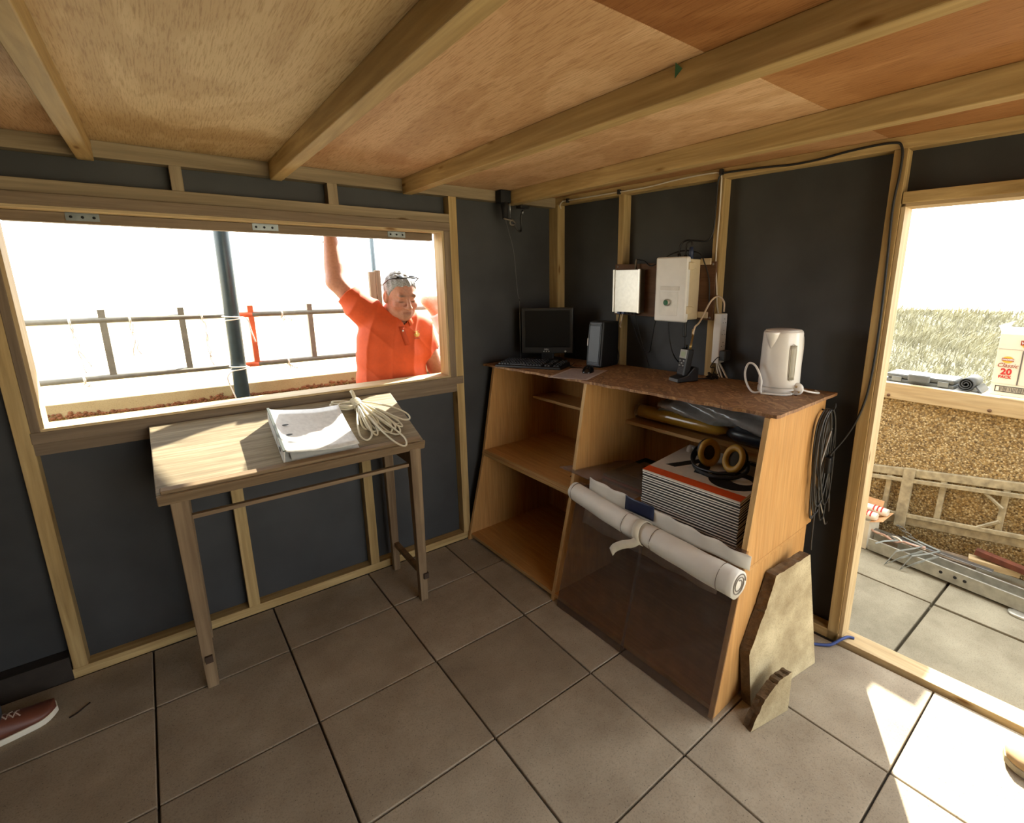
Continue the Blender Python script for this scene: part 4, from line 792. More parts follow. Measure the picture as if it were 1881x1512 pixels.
# ---- handheld radio in its charger
rdf = rotf(1.125, .525, ZC(1.12)+.001, -.35); rd = thing('charger_dock', 'black desktop charger holding the handheld radio', 'charger', rdf(0, 0, 0))
b = MB(); prof = [(-.055, 0), (.055, 0), (.055, .062), (.03, .066), (-.005, .03), (-.055, .018)]
b.prism(prof, -.036, .036, lambda a, h, w: rdf(w, a, h)); b.build('dock', BLK, rd, bevel=.004)
bx('grey_band', (-.034, -.0562, .002), (.034, -.0545, .015), plain((110, 112, 112), rough=.4, name='grey_trim'), rd, rdf)
hr = thing('handheld_radio', 'black handheld radio with lit-looking grey screen in the charger', 'radio', rdf(0, 0, .03))
tl2 = .16; rf = lambda w, t, h: rdf(w-.002, -.022+t*math.cos(tl2)+h*math.sin(tl2), .026+h*math.cos(tl2)-t*math.sin(tl2))
b = MB(); b.box((-.027, 0, 0), (.027, .036, .125), rf); b.build('body', BLK, hr, bevel=.006)
bx('screen_bezel', (-.024, -.0015, .080), (.024, .001, .120), plain((176, 178, 170), rough=.4, name='silver_bezel'), hr, rf, bevel=.001); bx('screen', (-.015, -.0025, .088), (.015, -.001, .110), plain((168, 182, 150), rough=.3, name='lcd'), hr, rf)
for i in range(3):
    for j in range(3): bx('key', (-.017+.013*i, -.0022, .044+.011*j), (-.009+.013*i, .0005, .050+.011*j), plain((170, 172, 170), rough=.5, name='key_grey') if (i+j) % 2 == 0 else plain((70, 72, 74), rough=.5, name='key_dark'), hr, rf)
for j in range(5): bx('speaker_slot', (-.02, -.0012, .010+.006*j), (.02, .0005, .0125+.006*j), plain((70, 72, 72), name='slot'), hr, rf)
MB().tube([rf(-.012, .018, .124), rf(-.012, .018, .142)], .005, 10).build('knob', BLK, hr, smooth=True)
MB().tube([rf(.018, .018, .124), rf(.018, .018, .150), rf(.0185, .018, .1502), rf(.0185, .018, .19)], [.006, .006, .0045, .0045], 12).build('aerial_adaptor', BRASS, hr, smooth=True)
cx_ = thing('coaxial_lead', 'white coaxial lead arching from the radio to the stud', 'cable', rf(.018, .018, .19)); p_ = rf(.018, .018, .185)
MB().tube(spl([p_, tuple(np.array(p_)+(.004, -.006, .04)), WBf(1.07, -.07, 1.34), WBf(1.10, -.04, 1.43), WBf(1.125, -.015, 1.455), WBf(1.15, -.008, 1.43), WBf(1.152, -.006, 1.385)], 8), .004, 8).build('lead', plain((206, 186, 160), rough=.5, name='buff_cable'), cx_, smooth=True)
MB().tube([p_, tuple(np.array(p_)+(.001, -.001, .03))], .0055, 10).build('connector', BRASS, cx_, smooth=True)
# tangle of adaptor lead
tg = MB(); tk = random.Random(9); pts = []
for k in range(34): a = k*1.1; r = tk.uniform(.012, .04); pts.append(BKf(1.20+r*math.cos(a)*.9, .645+r*math.sin(a)*.5, ZC(1.2)+.004+tk.uniform(0, .028)))
tg.tube(spl([BKf(1.15, .59, ZC(1.15)+.006), BKf(1.17, .62, ZC(1.15)+.004)]+pts+[WBf(1.15, -.05, ZC(1.2)+.05), WBf(1.13, -.055, 1.13), WBf(1.145, -.03, 1.17), WBf(1.152, -.002, 1.175)], 4), .0024, 5)
tag(tg.build('adaptor_lead', CABB, smooth=True), 'tangled black adaptor lead on the worktop below the socket strip', 'cable')

# ============================================================ on the doorway wall
brd = wood((112, 82, 60), (86, 60, 42), 'y', knots=False, name='brown_board')
mb2 = thing('mounting_board', 'brown board screwed across two studs carrying the two boxes', 'board', WBf(.8, -.01, 1.34))
bx('board', (.497, -.013, 1.343), (1.100, -.0005, 1.612), brd, mb2, WBf, bevel=.001)
for s, z in ((.515, 1.355), (.515, 1.60), (1.085, 1.355), (1.085, 1.60)): MB().lathe([(.0055, 0), (.004, .002), (.001, .003)], frame(WBf(s, -.013, z), _wt, (0, 0, 1), -_wn), 10).build('screw', STEEL, mb2, smooth=True)
al = thing('aluminium_box', 'flat brushed aluminium box on the left of the brown board', 'box', WBf(.61, -.04, 1.362))
bx('casing', (.522, -.052, 1.362), (.702, -.0135, 1.582), plain((120, 118, 112), rough=.4, metal=.5, name='alu_side'), al, WBf, bevel=.002); bx('front_plate', (.533, -.0555, 1.363), (.690, -.052, 1.581), SILV, al, WBf); 
for s in (.5215, .690): bx('edge_rail', (s, -.060, 1.360), (s+.012, -.05, 1.584), plain((226, 224, 214), rough=.3, metal=.3, name='bright_alu'), al, WBf, bevel=.001)
for s in (.545, .575, .605, .63, .655): bx('socket', (s, -.045, 1.350), (s+.016, -.025, 1.362), plain((60, 74, 110), rough=.5, name='blue_socket') if s < .58 else BLKM, al, WBf)
MB().tube([WBf(.655, -.035, 1.582), WBf(.655, -.035, 1.62), WBf(.66, -.035, 1.632)], .006, 8).build('aerial_plug', plain((120, 112, 98), rough=.4, metal=.5, name='plug_metal'), al, smooth=True)
bx('tab', (.502, -.016, 1.352), (.53, -.013, 1.38), SILV, al, WBf)
en = thing('hinged_enclosure', 'white plastic enclosure with a green push button on the brown board', 'enclosure', WBf(.94, -.07, 1.335))
bx('box', (.860, -.105, 1.345), (1.022, -.0135, 1.625), CREAM, en, WBf, bevel=.006); lid = bx('lid', (.852, -.132, 1.335), (1.027, -.104, 1.634), WHT, en, WBf, bevel=.008, seg=3)
bx('recess_panel', (.885, -.1335, 1.365), (.985, -.131, 1.475), plain((214, 212, 204), rough=.3, name='panel_white'), lid, WBf, bevel=.001); bx('label_strip', (.885, -.1345, 1.482), (.990, -.131, 1.500), plain((208, 204, 194), rough=.35, name='strip_white'), lid, WBf, bevel=.001)
bf2 = frame(WBf(.928, -.1335, 1.425), _wt, (0, 0, 1), -_wn); MB().lathe([(.0165, 0), (.0165, .010), (.014, .013)], bf2, 24).build('button_collar', SILV, en, smooth=True); MB().lathe([(.012, .010), (.012, .016), (.010, .018), (.001, .0185)], bf2, 24).build('push_button', plain((54, 112, 84), rough=.35, name='green_button'), en, smooth=True)
for z in (1.375, 1.575): bx('hinge', (1.020, -.125, z), (1.036, -.085, z+.034), CREAM, en, WBf, bevel=.003); bx('hinge_arm', (1.022, -.09, z+.008), (1.030, -.06, z+.026), CREAM, en, WBf, bevel=.002)
for s, z in ((1.022, 1.352), (1.022, 1.598)): bx('mounting_tab', (s, -.022, z), (s+.055, -.0135, z+.03), CREAM, en, WBf, bevel=.003)
for s, hgt_, m in ((.930, .028, BLK), (.965, .02, BLK), (.995, .055, plain((40, 52, 80), rough=.45, name='navy_gland'))): MB().lathe([(.011, 0), (.011, hgt_*.6), (.008, hgt_)], frame(WBf(s, -.06, 1.624), _wt, _wn, (0, 0, 1)), 14).build('cable_gland', m, en, smooth=True)
MB().tube([tuple(WBf(.985, -.06, 1.345-.085*k/24+0)) for k in range(25)], [.010 if k % 2 else .0075 for k in range(25)], 10).build('strain_relief', BLK, en, smooth=True)
def wire(name, lab, pts, r, m, cat='cable', n=7): return tag(MB().tube(spl(pts, n), r, 7).build(name, m, smooth=True), lab, cat)
wire('black_lead', 'black lead arching out of the enclosure top up to the stud', [WBf(.930, -.06, 1.655), WBf(.933, -.055, 1.69), WBf(.955, -.045, 1.71), WBf(1.0, -.03, 1.708), WBf(1.045, -.015, 1.705), WBf(1.068, -.010, 1.735), WBf(1.074, -.008, 1.78), WBf(1.076, -.007, 1.9), WBf(1.080, -.007, 1.965), WBf(1.095, -.008, 1.99)], .0042, CABB)
wire('black_lead', 'short black lead looping between two glands of the enclosure', [WBf(.965, -.06, 1.645), WBf(.967, -.055, 1.69), WBf(.985, -.05, 1.708), WBf(.995, -.055, 1.69)], .004, CABB)
wire('black_lead', 'thin black lead running behind the enclosure from the aluminium box', [WBf(.66, -.035, 1.634), WBf(.70, -.025, 1.625), WBf(.74, -.020, 1.60), WBf(.82, -.030, 1.63), WBf(.88, -.05, 1.652), WBf(.95, -.045, 1.665), WBf(1.02, -.03, 1.65), WBf(1.05, -.025, 1.60), WBf(1.075, -.02, 1.52), WBf(1.08, -.018, 1.42)], .003, CABB)
wire('black_lead', 'black lead dropping from the enclosure underside to the radio charger', [WBf(.890, -.06, 1.345), WBf(.893, -.06, 1.28), WBf(.915, -.065, 1.20), WBf(.95, -.08, 1.16), BKf(1.09, .56, ZC(1.1)+.06)], .0035, CABB)
wire('black_lead', 'black lead dropping from the ribbed grommet to the charger', [WBf(.985, -.06, 1.262), WBf(.988, -.06, 1.22), WBf(.99, -.07, 1.18), rf(0, .03, .12)], .0035, CABB)
wire('black_lead', 'black lead looping below the aluminium box against the membrane', [WBf(.62, -.03, 1.352), WBf(.635, .0, 1.26), WBf(.67, .02, 1.17), WBf(.72, .02, 1.15), WBf(.75, .0, 1.22), WBf(.77, -.01, 1.30), WBf(.785, -.012, 1.345)], .0028, CABB)
wire('black_lead', 'black lead hanging from the aluminium box to the back of the worktop', [WBf(.655, -.03, 1.352), WBf(.665, .0, 1.25), WBf(.69, .02, 1.15), WBf(.74, .0, ZC(.6)+.01)], .0028, CABB)
wire('buff_lead', 'short buff lead curling under the aluminium box', [WBf(.575, -.035, 1.35), WBf(.572, -.04, 1.31), WBf(.555, -.03, 1.285), WBf(.545, -.012, 1.275)], .0038, plain((206, 186, 160), rough=.5, name='buff_cable'))
wire('black_lead', 'black lead from the blue socket down to the desktop speaker', [WBf(.555, -.035, 1.35), WBf(.55, -.04, 1.30), WBf(.54, -.04, 1.2), WBf(.56, -.04, 1.12), BKf(.60, .655, ZC(.6)+.01)], .0032, CABB)
# power strip on the side of the stud
ps = thing('socket_strip', 'white socket strip fixed upright to the side of the stud', 'socket strip', WBf(1.12, .02, 1.14))
bx('body', (1.107, -.012, 1.143), (1.145, .045, 1.376), WHT, ps, WBf, bevel=.004)
for k in range(4):
    for a, z in ((.004, .012), (.028, .012), (.016, .030)): bx('socket_slot', (1.1448, a, 1.155+.055*k+z), (1.1455, a+.006, 1.158+.055*k+z), BLKM, ps, WBf)
ad_ = thing('mains_adaptor', 'black mains adaptor plugged into the socket strip', 'adaptor', WBf(1.16, .015, 1.16)); bx('body', (1.1456, -.012, 1.158), (1.178, .04, 1.205), plain((48, 52, 52), rough=.5, name='adaptor_grey'), ad_, WBf, bevel=.005)
for i, (ds, lab) in enumerate(((.0, 'white flex hanging from the socket strip, nearest the stud'), (.012, 'white flex hanging from the socket strip, middle one'), (.03, 'white flex hanging from the socket strip, farthest from the stud'))):
    wire('white_flex', lab, [WBf(1.125+ds*.5, .01, 1.143), WBf(1.135+ds, .005, 1.11), WBf(1.15+ds*1.5, .0, 1.07), WBf(1.165+ds*2, .01, 1.03)], .0042, CABW)
# cables along the top plate
wire('white_cable', 'white cable clipped along the top plate and down the stud to the socket strip', [WBf(.062, -.012, 1.945), WBf(.055, -.014, 1.962), WBf(.075, -.012, 1.982), WBf(.12, -.006, 1.985), WBf(.505, -.006, 1.984), WBf(.70, -.006, 1.985), WBf(.85, -.006, 1.995), WBf(1.04, -.006, 1.998), WBf(1.088, -.006, 1.985), WBf(1.094, -.005, 1.93), WBf(1.094, -.004, 1.80), WBf(1.092, -.004, 1.62), WBf(1.105, -.004, 1.50), WBf(1.112, .0, 1.42), WBf(1.118, .005, 1.378)], .0035, CABW, n=8)
wire('black_cable', 'black cable running along the top plate and down beside the doorway', [WBf(1.095, -.008, 1.99), WBf(1.27, -.008, 1.985), WBf(1.40, -.008, 1.977), WBf(1.50, -.008, 1.980), WBf(1.62, -.008, 1.992), WBf(1.735, -.007, 1.994), WBf(1.768, -.007, 1.975), WBf(1.773, -.006, 1.90), WBf(1.766, -.006, 1.78), WBf(1.772, -.005, 1.6), WBf(1.778, -.005, 1.36), WBf(1.774, -.005, 1.15), WBf(1.755, -.008, 1.02), WBf(1.72, -.012, .92), BKf(1.715, .70, .83)], .0042, CABB, n=8)
for (s, z), lab in zip(((.115, 1.984), (.505, 1.984), (1.093, 1.995)), ('black cable clip near the corner on the top plate', 'black cable clip above the middle stud on the top plate', 'black cable clip above the stud beside the enclosure')):
    tag(bx('cable_clip', (s-.008, -.016, z-.012), (s+.008, 0, z+.012), BLK, None, WBf, bevel=.002), lab, 'clip', 'clips on the top plate')
# aerial mount in the corner
am = thing('aerial_mount', 'black aerial mount with a coiled lead hanging in the corner under the ceiling', 'bracket', (-.51, -.03, 1.9))
bx('block', (-.556, -.06, 1.945), (-.490, -.003, 2.010), BLKM, am, bevel=.004); MB().tube([(-.522, -.04, 1.95), (-.515, -.04, 1.86)], [.022, .016], 12).build('tube', BLKM, am, smooth=True)
MB().tube([(-.495, -.045, 1.975), (-.49, -.047, 1.93), (-.487, -.045, 1.87)], .004, 6).build('bolt', STEEL, am, smooth=True)
MB().tube(spl([(-.535, -.05, 1.862), (-.50, -.06, 1.855), (-.475, -.06, 1.85), (-.47, -.06, 1.835), (-.49, -.06, 1.83), (-.50, -.06, 1.845), (-.48, -.06, 1.86)], 5), .005, 6).build('clamp', plain((112, 104, 92), rough=.5, metal=.5, name='old_clamp'), am, smooth=True)
MB().tube(spl([(-.475, -.06, 1.84), (-.455, -.06, 1.81), (-.43, -.055, 1.80), (-.415, -.05, 1.82), (-.42, -.05, 1.86), (-.415, -.05, 1.89), (-.405, -.05, 1.90)], 6), .006, 7).build('lead', plain((44, 44, 42), rough=.5, name='dark_lead'), am, smooth=True)
MB().tube([(-.41, -.05, 1.895), (-.405, -.05, 1.915)], .007, 8).build('plug', STEEL, am, smooth=True); bx('bracket', (-.432, -.07, 1.925), (-.372, -.02, 1.940), BLK, am, bevel=.002)
wire('aerial_wire', 'thin dark wire sagging from the corner mount to the whip aerial', [(-.52, -.045, 1.86), (-.505, -.05, 1.80), (-.475, -.05, 1.70), (-.455, -.04, 1.58), BKf(.052, .385, ZC(.05)+.40), BKf(.055, .395, ZC(.05)+.365)], .0018, plain((80, 80, 78), rough=.5, name='thin_wire'), 'wire')
# blue cord and twig on the floor
wire('blue_cord', 'blue cord lying across the threshold by the door post', [(-.16, -1.66, .008), (-.095, -1.725, .006), (-.05, -1.775, .010), (0.0, -1.80, .028), (.035, -1.812, .029), (.05, -1.83, .027)], .006, plain((44, 64, 120), rough=.6, name='blue_cord'), 'cord')
wire('twig', 'thin dark twig on the floor slabs near the brown shoe', [(-2.551, -.235, .003), (-2.530, -.226, .004), (-2.512, -.205, .003), (-2.499, -.194, .004)], .0025, plain((38, 28, 20), rough=.9, name='twig'), 'twig')
# ============================================================ clutter beyond the doorway
oldal = plain((168, 156, 126), rough=.55, metal=.35, var=.3, scale=30, name='spattered_aluminium')
ld = thing('ladder', 'paint-spattered aluminium ladder lying on its side against the parapet', 'ladder', (1.2, -1.8, .1))
LF = lambda y, h, t: (1.20+.0*h-t+.035*(h-.0)/.36*1.0-.01, y, .08+.155*(-y-1.45)*.98+h)
for h in (0.0, .29):
    b = MB(); b.box((-3.0, h, -.025), (-1.2, h+.045, .0), LF); b.build('stile', oldal, ld, bevel=.003)
    b = MB(); b.box((-3.0, h+.05 if h == 0 else h-.03, .002), (-1.2, h+.072 if h == 0 else h-.008, .018), LF); b.build('stile_flange', oldal, ld, bevel=.002)
for y in (-1.30, -1.54, -1.80, -2.06, -2.32, -2.6, -2.85):
    b = MB(); b.box((y-.014, .045, -.020), (y+.014, .29, -.002), LF); b.build('rung', oldal, ld, bevel=.003)
b = MB(); b.box((-1.665, -.01, .002), (-1.61, .345, .022), LF); b.build('cross_plate', oldal, ld, bevel=.003)
for y0, y1, h0, h1 in ((-1.97, -2.06, .27, .19), (-1.97, -2.06, .06, .12)): MB().tube([LF(y0, h0, .006), LF(y1, h1, .006)], .009, 6).build('brace', oldal, ld)
ch = thing('metal_channel', 'long galvanised metal channel on the patio slabs along the parapet', 'channel', (.93, -1.8, 0))
gal = plain((170, 168, 156), rough=.42, metal=.6, var=.2, scale=25, name='zinc')
CF = lambda y, x, z: (x+.07*(y+1.5), y, z)
b = MB(); prof = [(0.90, .012), (.99, .012), (.99, .088), (.978, .088), (.978, .024), (.912, .024), (.912, .080), (.90, .080)]
b.prism(prof, -2.28, -1.572, lambda x, z, y: CF(y, x+.02, z)); b.build('channel', gal, ch, bevel=.002)
for y in (-1.92, -1.98, -2.02): MB().lathe([(.008, 0), (.008, .001)], frame(CF(y, .9195, .05), (0, 1, 0), (0, 0, 1), (-1, 0, 0)), 12).build('hole', BLKM, ch)
MB().lathe([(.035, 0), (.035, .012), (.025, .014)], frame(CF(-2.24, .905, -.003), (1, 0, 0), (0, 1.3, 0), (0, 0, 1)), 16).build('foot', gal, ch, smooth=True)
pks = [('plank', 'grey timber plank lying behind the metal channel', (1.02, -1.62, .05), (1.10, -2.02, .045), .10, .022, greyx), ('plank', 'short pale broken plank end behind the metal channel', (1.12, -1.98, .05), (1.16, -2.18, .05), .06, .035, pale_y), ('flat_bar', 'flat grey metal bar lying on the planks', (1.035, -1.55, .088), (1.00, -2.1, .098), .035, .006, STEEL), ('pipe_section', 'rusty brown pipe lying nearest the ladder', (1.14, -2.0, .10), (1.12, -2.7, .04), .04, .03, plain((104, 56, 36), rough=.7, var=.3, name='rust'))]
for nm, lab, a, b_, w, t_, m in pks:
    a, b_ = np.array(a), np.array(b_); u = (b_-a)/np.linalg.norm(b_-a); L = np.linalg.norm(b_-a); sv = np.cross(u, (0, 0, 1)); sv /= np.linalg.norm(sv); up_ = np.cross(sv, u)
    tag(MB().box((0, -w/2, 0), (L, w/2, t_), frame(a, u, sv, up_)).build(nm, m, bevel=.002), lab, nm.replace('_', ' '))
for k, (y, x, lab) in enumerate(((-1.66, .955, 'grey steel bracket, leftmost of three on the channel'), (-1.73, .965, 'grey steel bracket, middle one of three on the channel'), (-1.80, .975, 'grey steel bracket, rightmost of three on the channel'))):
    t_ = MB(); w = .012
    P = [(x+.07, y+.03, .104), (x+.03, y-.08, .108), (x-.03, y-.05, .102), (x-.085, y+.01, .080), (x-.135, y+.04, .004), (x-.10, y-.02, .060), (x-.03, y-.09, .104)] if k else [(x+.06, y+.06, .105), (x+.0, y-.04, .108), (x-.05, y+.01, .100), (x-.085, y+.04, .085)]
    t_.tube(P, .0055, 4); tag(t_.build('steel_bracket', plain((128, 130, 122), rough=.45, metal=.5, var=.15, name='bracket_steel')), lab, 'bracket', 'brackets on the channel')
bx2 = thing('cardboard_box', 'small cardboard box beside the door post holding paper rolls', 'box', (1.02, -1.5, 0)); card = plain((196, 150, 104), rough=.8, var=.1, name='cardboard'); cardw = plain((206, 196, 172), rough=.7, var=.05, name='printed_card')
for a, b_ in (((.93, -1.56, .0), (1.10, -1.556, .17)), ((.93, -1.34, .0), (1.10, -1.336, .17)), ((.93, -1.556, .0), (.934, -1.34, .17)), ((1.096, -1.556, .0), (1.10, -1.34, .17)), ((.934, -1.556, .0), (1.096, -1.34, .004))): bx('side', a, b_, cardw, bx2)
b = MB(); b.hexa([(.93, -1.56, .17), (1.10, -1.56, .17), (1.10, -1.557, .17), (.93, -1.557, .17), (.92, -1.625, .20), (1.09, -1.625, .20), (1.09, -1.622, .203), (.92, -1.622, .203)]); b.build('flap', card, bx2)
b = MB(); b.hexa([(1.10, -1.56, .17), (1.10, -1.34, .17), (1.103, -1.34, .17), (1.103, -1.56, .17), (1.13, -1.56, .24), (1.13, -1.34, .24), (1.133, -1.34, .24), (1.133, -1.56, .24)]); b.build('flap', card, bx2)
for (x, y, z), lab in zip(((.96, -1.50, .20), (1.03, -1.53, .215)), ('white and red paper roll sticking out of the cardboard box, front one', 'white and red paper roll sticking out of the cardboard box, rear one')):
    r_ = thing('paper_roll', lab, 'roll', (x, y, z)); fr_ = frame((x, y-.085, z), (1, 0, 0), (0, 0, 1), (0, 1, 0)); MB().lathe([(.016, .003), (.022, 0), (.024, .002), (.024, .20), (.001, .2)], fr_, 18).build('wrapper', plain((226, 216, 196), rough=.5, name='roll_white'), r_, smooth=True)
    for k in range(3): MB().tube([fr_(.0242*math.cos(a), .0242*math.sin(a), .03+.02*k) for a in np.linspace(.2, 3.0, 10)], .004, 5).build('red_print', plain((180, 40, 32), rough=.5, name='red_print'), r_)
rp_ = random.Random(2); cm = [plain((196, 160, 140), rough=.8, name='pink_rope'), plain((222, 206, 186), rough=.8, name='pale_rope')]
for k, lab in ((0, 'pink braided rope lying over the metal channel'), (1, 'pale braided rope twisted with the pink one on the channel')):
    pts = [(.99-.02*math.sin(t*3)+.01*k, -1.52-.30*t, .10+.006*math.sin(t*9+k*3.1)) for t in np.linspace(0, 1, 10)]
    tag(MB().tube(spl([(p[0]+.006*math.cos(i*2.2+k*3.14), p[1], p[2]+.006*math.sin(i*2.2+k*3.14)) for i, p in enumerate(pts)], 5), .006, 6).build('rope', cm[k], smooth=True), lab, 'rope')
cn = MB()
for k in range(7):
    c = np.array((1.10-.01*k, -1.66-.018*k, .13-.006*k)); hz = k % 2
    cn.tube([tuple(c+np.array((.008*math.cos(a)*(1-hz), .015*math.sin(a), .008*math.cos(a)*hz))) for a in np.linspace(0, 2*math.pi, 12)[:-1]], .003, 5, closed=True)
tag(cn.build('chain', plain((120, 116, 104), rough=.4, metal=.7, name='chain_steel'), smooth=True), 'short length of steel chain draped by the ladder foot', 'chain')
# on the parapet
tc_ = thing('tool_case', 'grey plastic tool case lying on the parapet beyond the doorway', 'case', (1.37, -1.58, .93)); gp = plain((84, 86, 82), rough=.5, var=.08, name='grey_case'); ZP = .9305
bx('lower_shell', (1.30, -1.752, ZP), (1.48, -1.415, ZP+.022), gp, tc_, bevel=.008); bx('upper_shell', (1.302, -1.75, ZP+.024), (1.478, -1.417, ZP+.052), plain((88, 90, 86), rough=.6, var=.08, name='grey_lid'), tc_, bevel=.010)
bx('handle', (1.275, -1.64, ZP+.018), (1.30, -1.535, ZP+.062), plain((92, 94, 90), rough=.6, name='grey_handle'), tc_, bevel=.008)
for y in (-1.70, -1.475): bx('latch', (1.294, y-.025, ZP+.008), (1.302, y+.025, ZP+.036), plain((112, 114, 108), rough=.5, name='latch'), tc_, bevel=.002)
mr_ = thing('rolled_mat', 'dark grey rolled mat lying on the parapet beside the tool case', 'mat', (1.37, -1.81, .93)); sp2 = []
for k in range(64): a = k/64*6*math.pi; r = .006+.032*k/64; sp2.append((-1.80+r*math.cos(a)*1.05, ZP+.041+r*math.sin(a)))
sp2 += [(-1.80+.05, ZP+.03), (-1.80+.03, ZP+.006)][:0]
MB().sheet([[(x, y, z) for x in (1.29, 1.48)] for y, z in sp2]).build('roll', plain((62, 64, 64), rough=.85, var=.15, name='rubber_mat'), mr_, smooth=True, solid=.004)
b = MB(); b.hexa([(1.30, -1.84, ZP+.03), (1.46, -1.84, ZP+.03), (1.46, -1.845, ZP+.034), (1.30, -1.845, ZP+.034), (1.29, -1.868, ZP+.001), (1.46, -1.868, ZP+.001), (1.46, -1.874, ZP+.004), (1.29, -1.874, ZP+.004)]); b.build('loose_end', plain((62, 64, 64), rough=.85, var=.15, name='rubber_mat'), mr_)
# crisp carton
cb = thing('crisp_carton', 'printed cream carton with red lettering standing on the parapet', 'box', (1.42, -2.02, .93)); crm = plain((216, 206, 182), rough=.6, var=.03, name='carton'); CBf = frame((1.325, -1.897, ZP), (0, -1, 0), (1, 0, 0), (0, 0, 1))
CW, CD, CH = .30, .19, .335
bx('carton_body', (0, 0, 0), (CW, CD, CH-.012), crm, cb, CBf, bevel=.002)
b = MB(); b.hexa([CBf(0, 0, CH-.012), CBf(CW, 0, CH-.012), CBf(CW, .002, CH-.012), CBf(0, .002, CH-.012), CBf(0, .07, CH+.02), CBf(CW, .07, CH+.02), CBf(CW, .072, CH+.02), CBf(0, .072, CH+.02)]); b.build('flap', plain((232, 228, 216), rough=.6, name='carton_inside'), cb)
b = MB(); b.hexa([CBf(0, .02, CH-.012), CBf(0, .12, CH-.012), CBf(.002, .12, CH-.012), CBf(.002, .02, CH-.012), CBf(-.02, .03, CH+.025), CBf(.03, .10, CH+.05), CBf(.032, .10, CH+.05), CBf(-.018, .03, CH+.025)]); b.build('flap', plain((190, 178, 158), rough=.6, name='carton_flap'), cb)
pr_f = frame(CBf(0, -.0012, 0), (0, -1, 0), (0, 0, 1), (-1, 0, 0))
red = plain((186, 44, 40), rough=.5, name='carton_red'); gold = plain((226, 172, 60), rough=.5, name='carton_gold'); maroon = plain((150, 62, 44), rough=.5, name='carton_band'); grey_l = plain((96, 88, 80), rough=.6, name='carton_line')
def roundel(u, v, r):
    MB().lathe([(r, 0), (r, .0004)], frame(pr_f(u, v, 0), (0, -1.12, 0), (0, 0, .88), (-1, 0, 0)), 28).build('roundel', gold, cb)
    MB().prism([(u-r*1.2, v-r*.30), (u+r*1.2, v-r*.36), (u+r*1.2, v+r*.34), (u-r*1.2, v+r*.40)], .0004, .0009, pr_f).build('roundel_band', maroon, cb)
    text('WALKERS', r*.52, frame(pr_f(u, v+.01*r, .001), (0, -1, 0), (0, 0, 1), (-1, 0, 0)), WHT, cb, bold=.0003, extrude=.0003, shear=.2)
roundel(.125, .280, .034); roundel(.048, .190, .020)
text('Classic', .030, frame(pr_f(.050, .160, .0004), (0, -1, 0), (0, 0, 1), (-1, 0, 0)), maroon, cb, extrude=.0003, shear=.3)
text('20', .044, frame(pr_f(.050, .126, .0004), (0, -1, 0), (0, 0, 1), (-1, 0, 0)), red, cb, bold=.0016, extrude=.0003); text('PACK', .020, frame(pr_f(.048, .099, .0004), (0, -1, 0), (0, 0, 1), (-1, 0, 0)), red, cb, bold=.0006, extrude=.0003)
bx('divider_line', (.098, .062, 0), (.104, .242, .0005), grey_l, cb, pr_f); bx('fold_line', (.0, .244, 0), (CW, .246, .0004), plain((170, 160, 140), name='fold'), cb, pr_f); bx('fold_line', (.0, .062, 0), (CW, .0635, .0004), plain((170, 160, 140), name='fold'), cb, pr_f)
for a, b_ in (((.018, .020), (.165, .024)), ((.018, .048), (.165, .052)), ((.018, .020), (.022, .052)), ((.161, .020), (.165, .052))): bx('barcode_frame', (a[0], a[1], 0), (b_[0], b_[1], .0005), plain((50, 46, 42), name='barcode_ink'), cb, pr_f)
u = .036; br_ = random.Random(6); bc = MB()
while u < .148:
    w = br_.choice((.001, .0018, .003)); bc.box((u, .026, 0), (u+w, .046, .0005), pr_f); u += w+br_.choice((.0012, .002, .003))
bo = bc.build('barcode', plain((70, 64, 58), name='barcode_bars'), cb); bo['kind'] = 'stuff'
for k in range(4): MB().prism([(.122-.004*(k % 2), .150+.016*k), (.30, .150+.016*k), (.30, .160+.016*k), (.128-.004*(k % 2), .160+.016*k), (.116, .155+.016*k)], 0, .0005, pr_f).build('print_stripe', [red, maroon, red, plain((140, 140, 136), name='print_grey')][k], cb)
# cartons added farther along the parapet, unseen behind the wall, to shade the doorway
for (y0, y1, h), lab in zip(((-1.22, -.98, .31), (-.96, -.55, .48)), ('lower unseen carton on the parapet, added to shade the doorway', 'taller unseen carton on the parapet, added to shade the doorway')):
    t_ = thing('shade_carton', lab, 'box', (1.4, (y0+y1)/2, .93), 'added cartons shading the doorway'); bx('carton_body', (1.30, y0, ZP), (1.50, y1, ZP+h), card, t_, bevel=.003); bx('tape', (1.385, y0-.0005, ZP+h*.6), (1.415, y1+.0005, ZP+h+.0006), plain((206, 186, 140), rough=.3, name='tape'), t_)
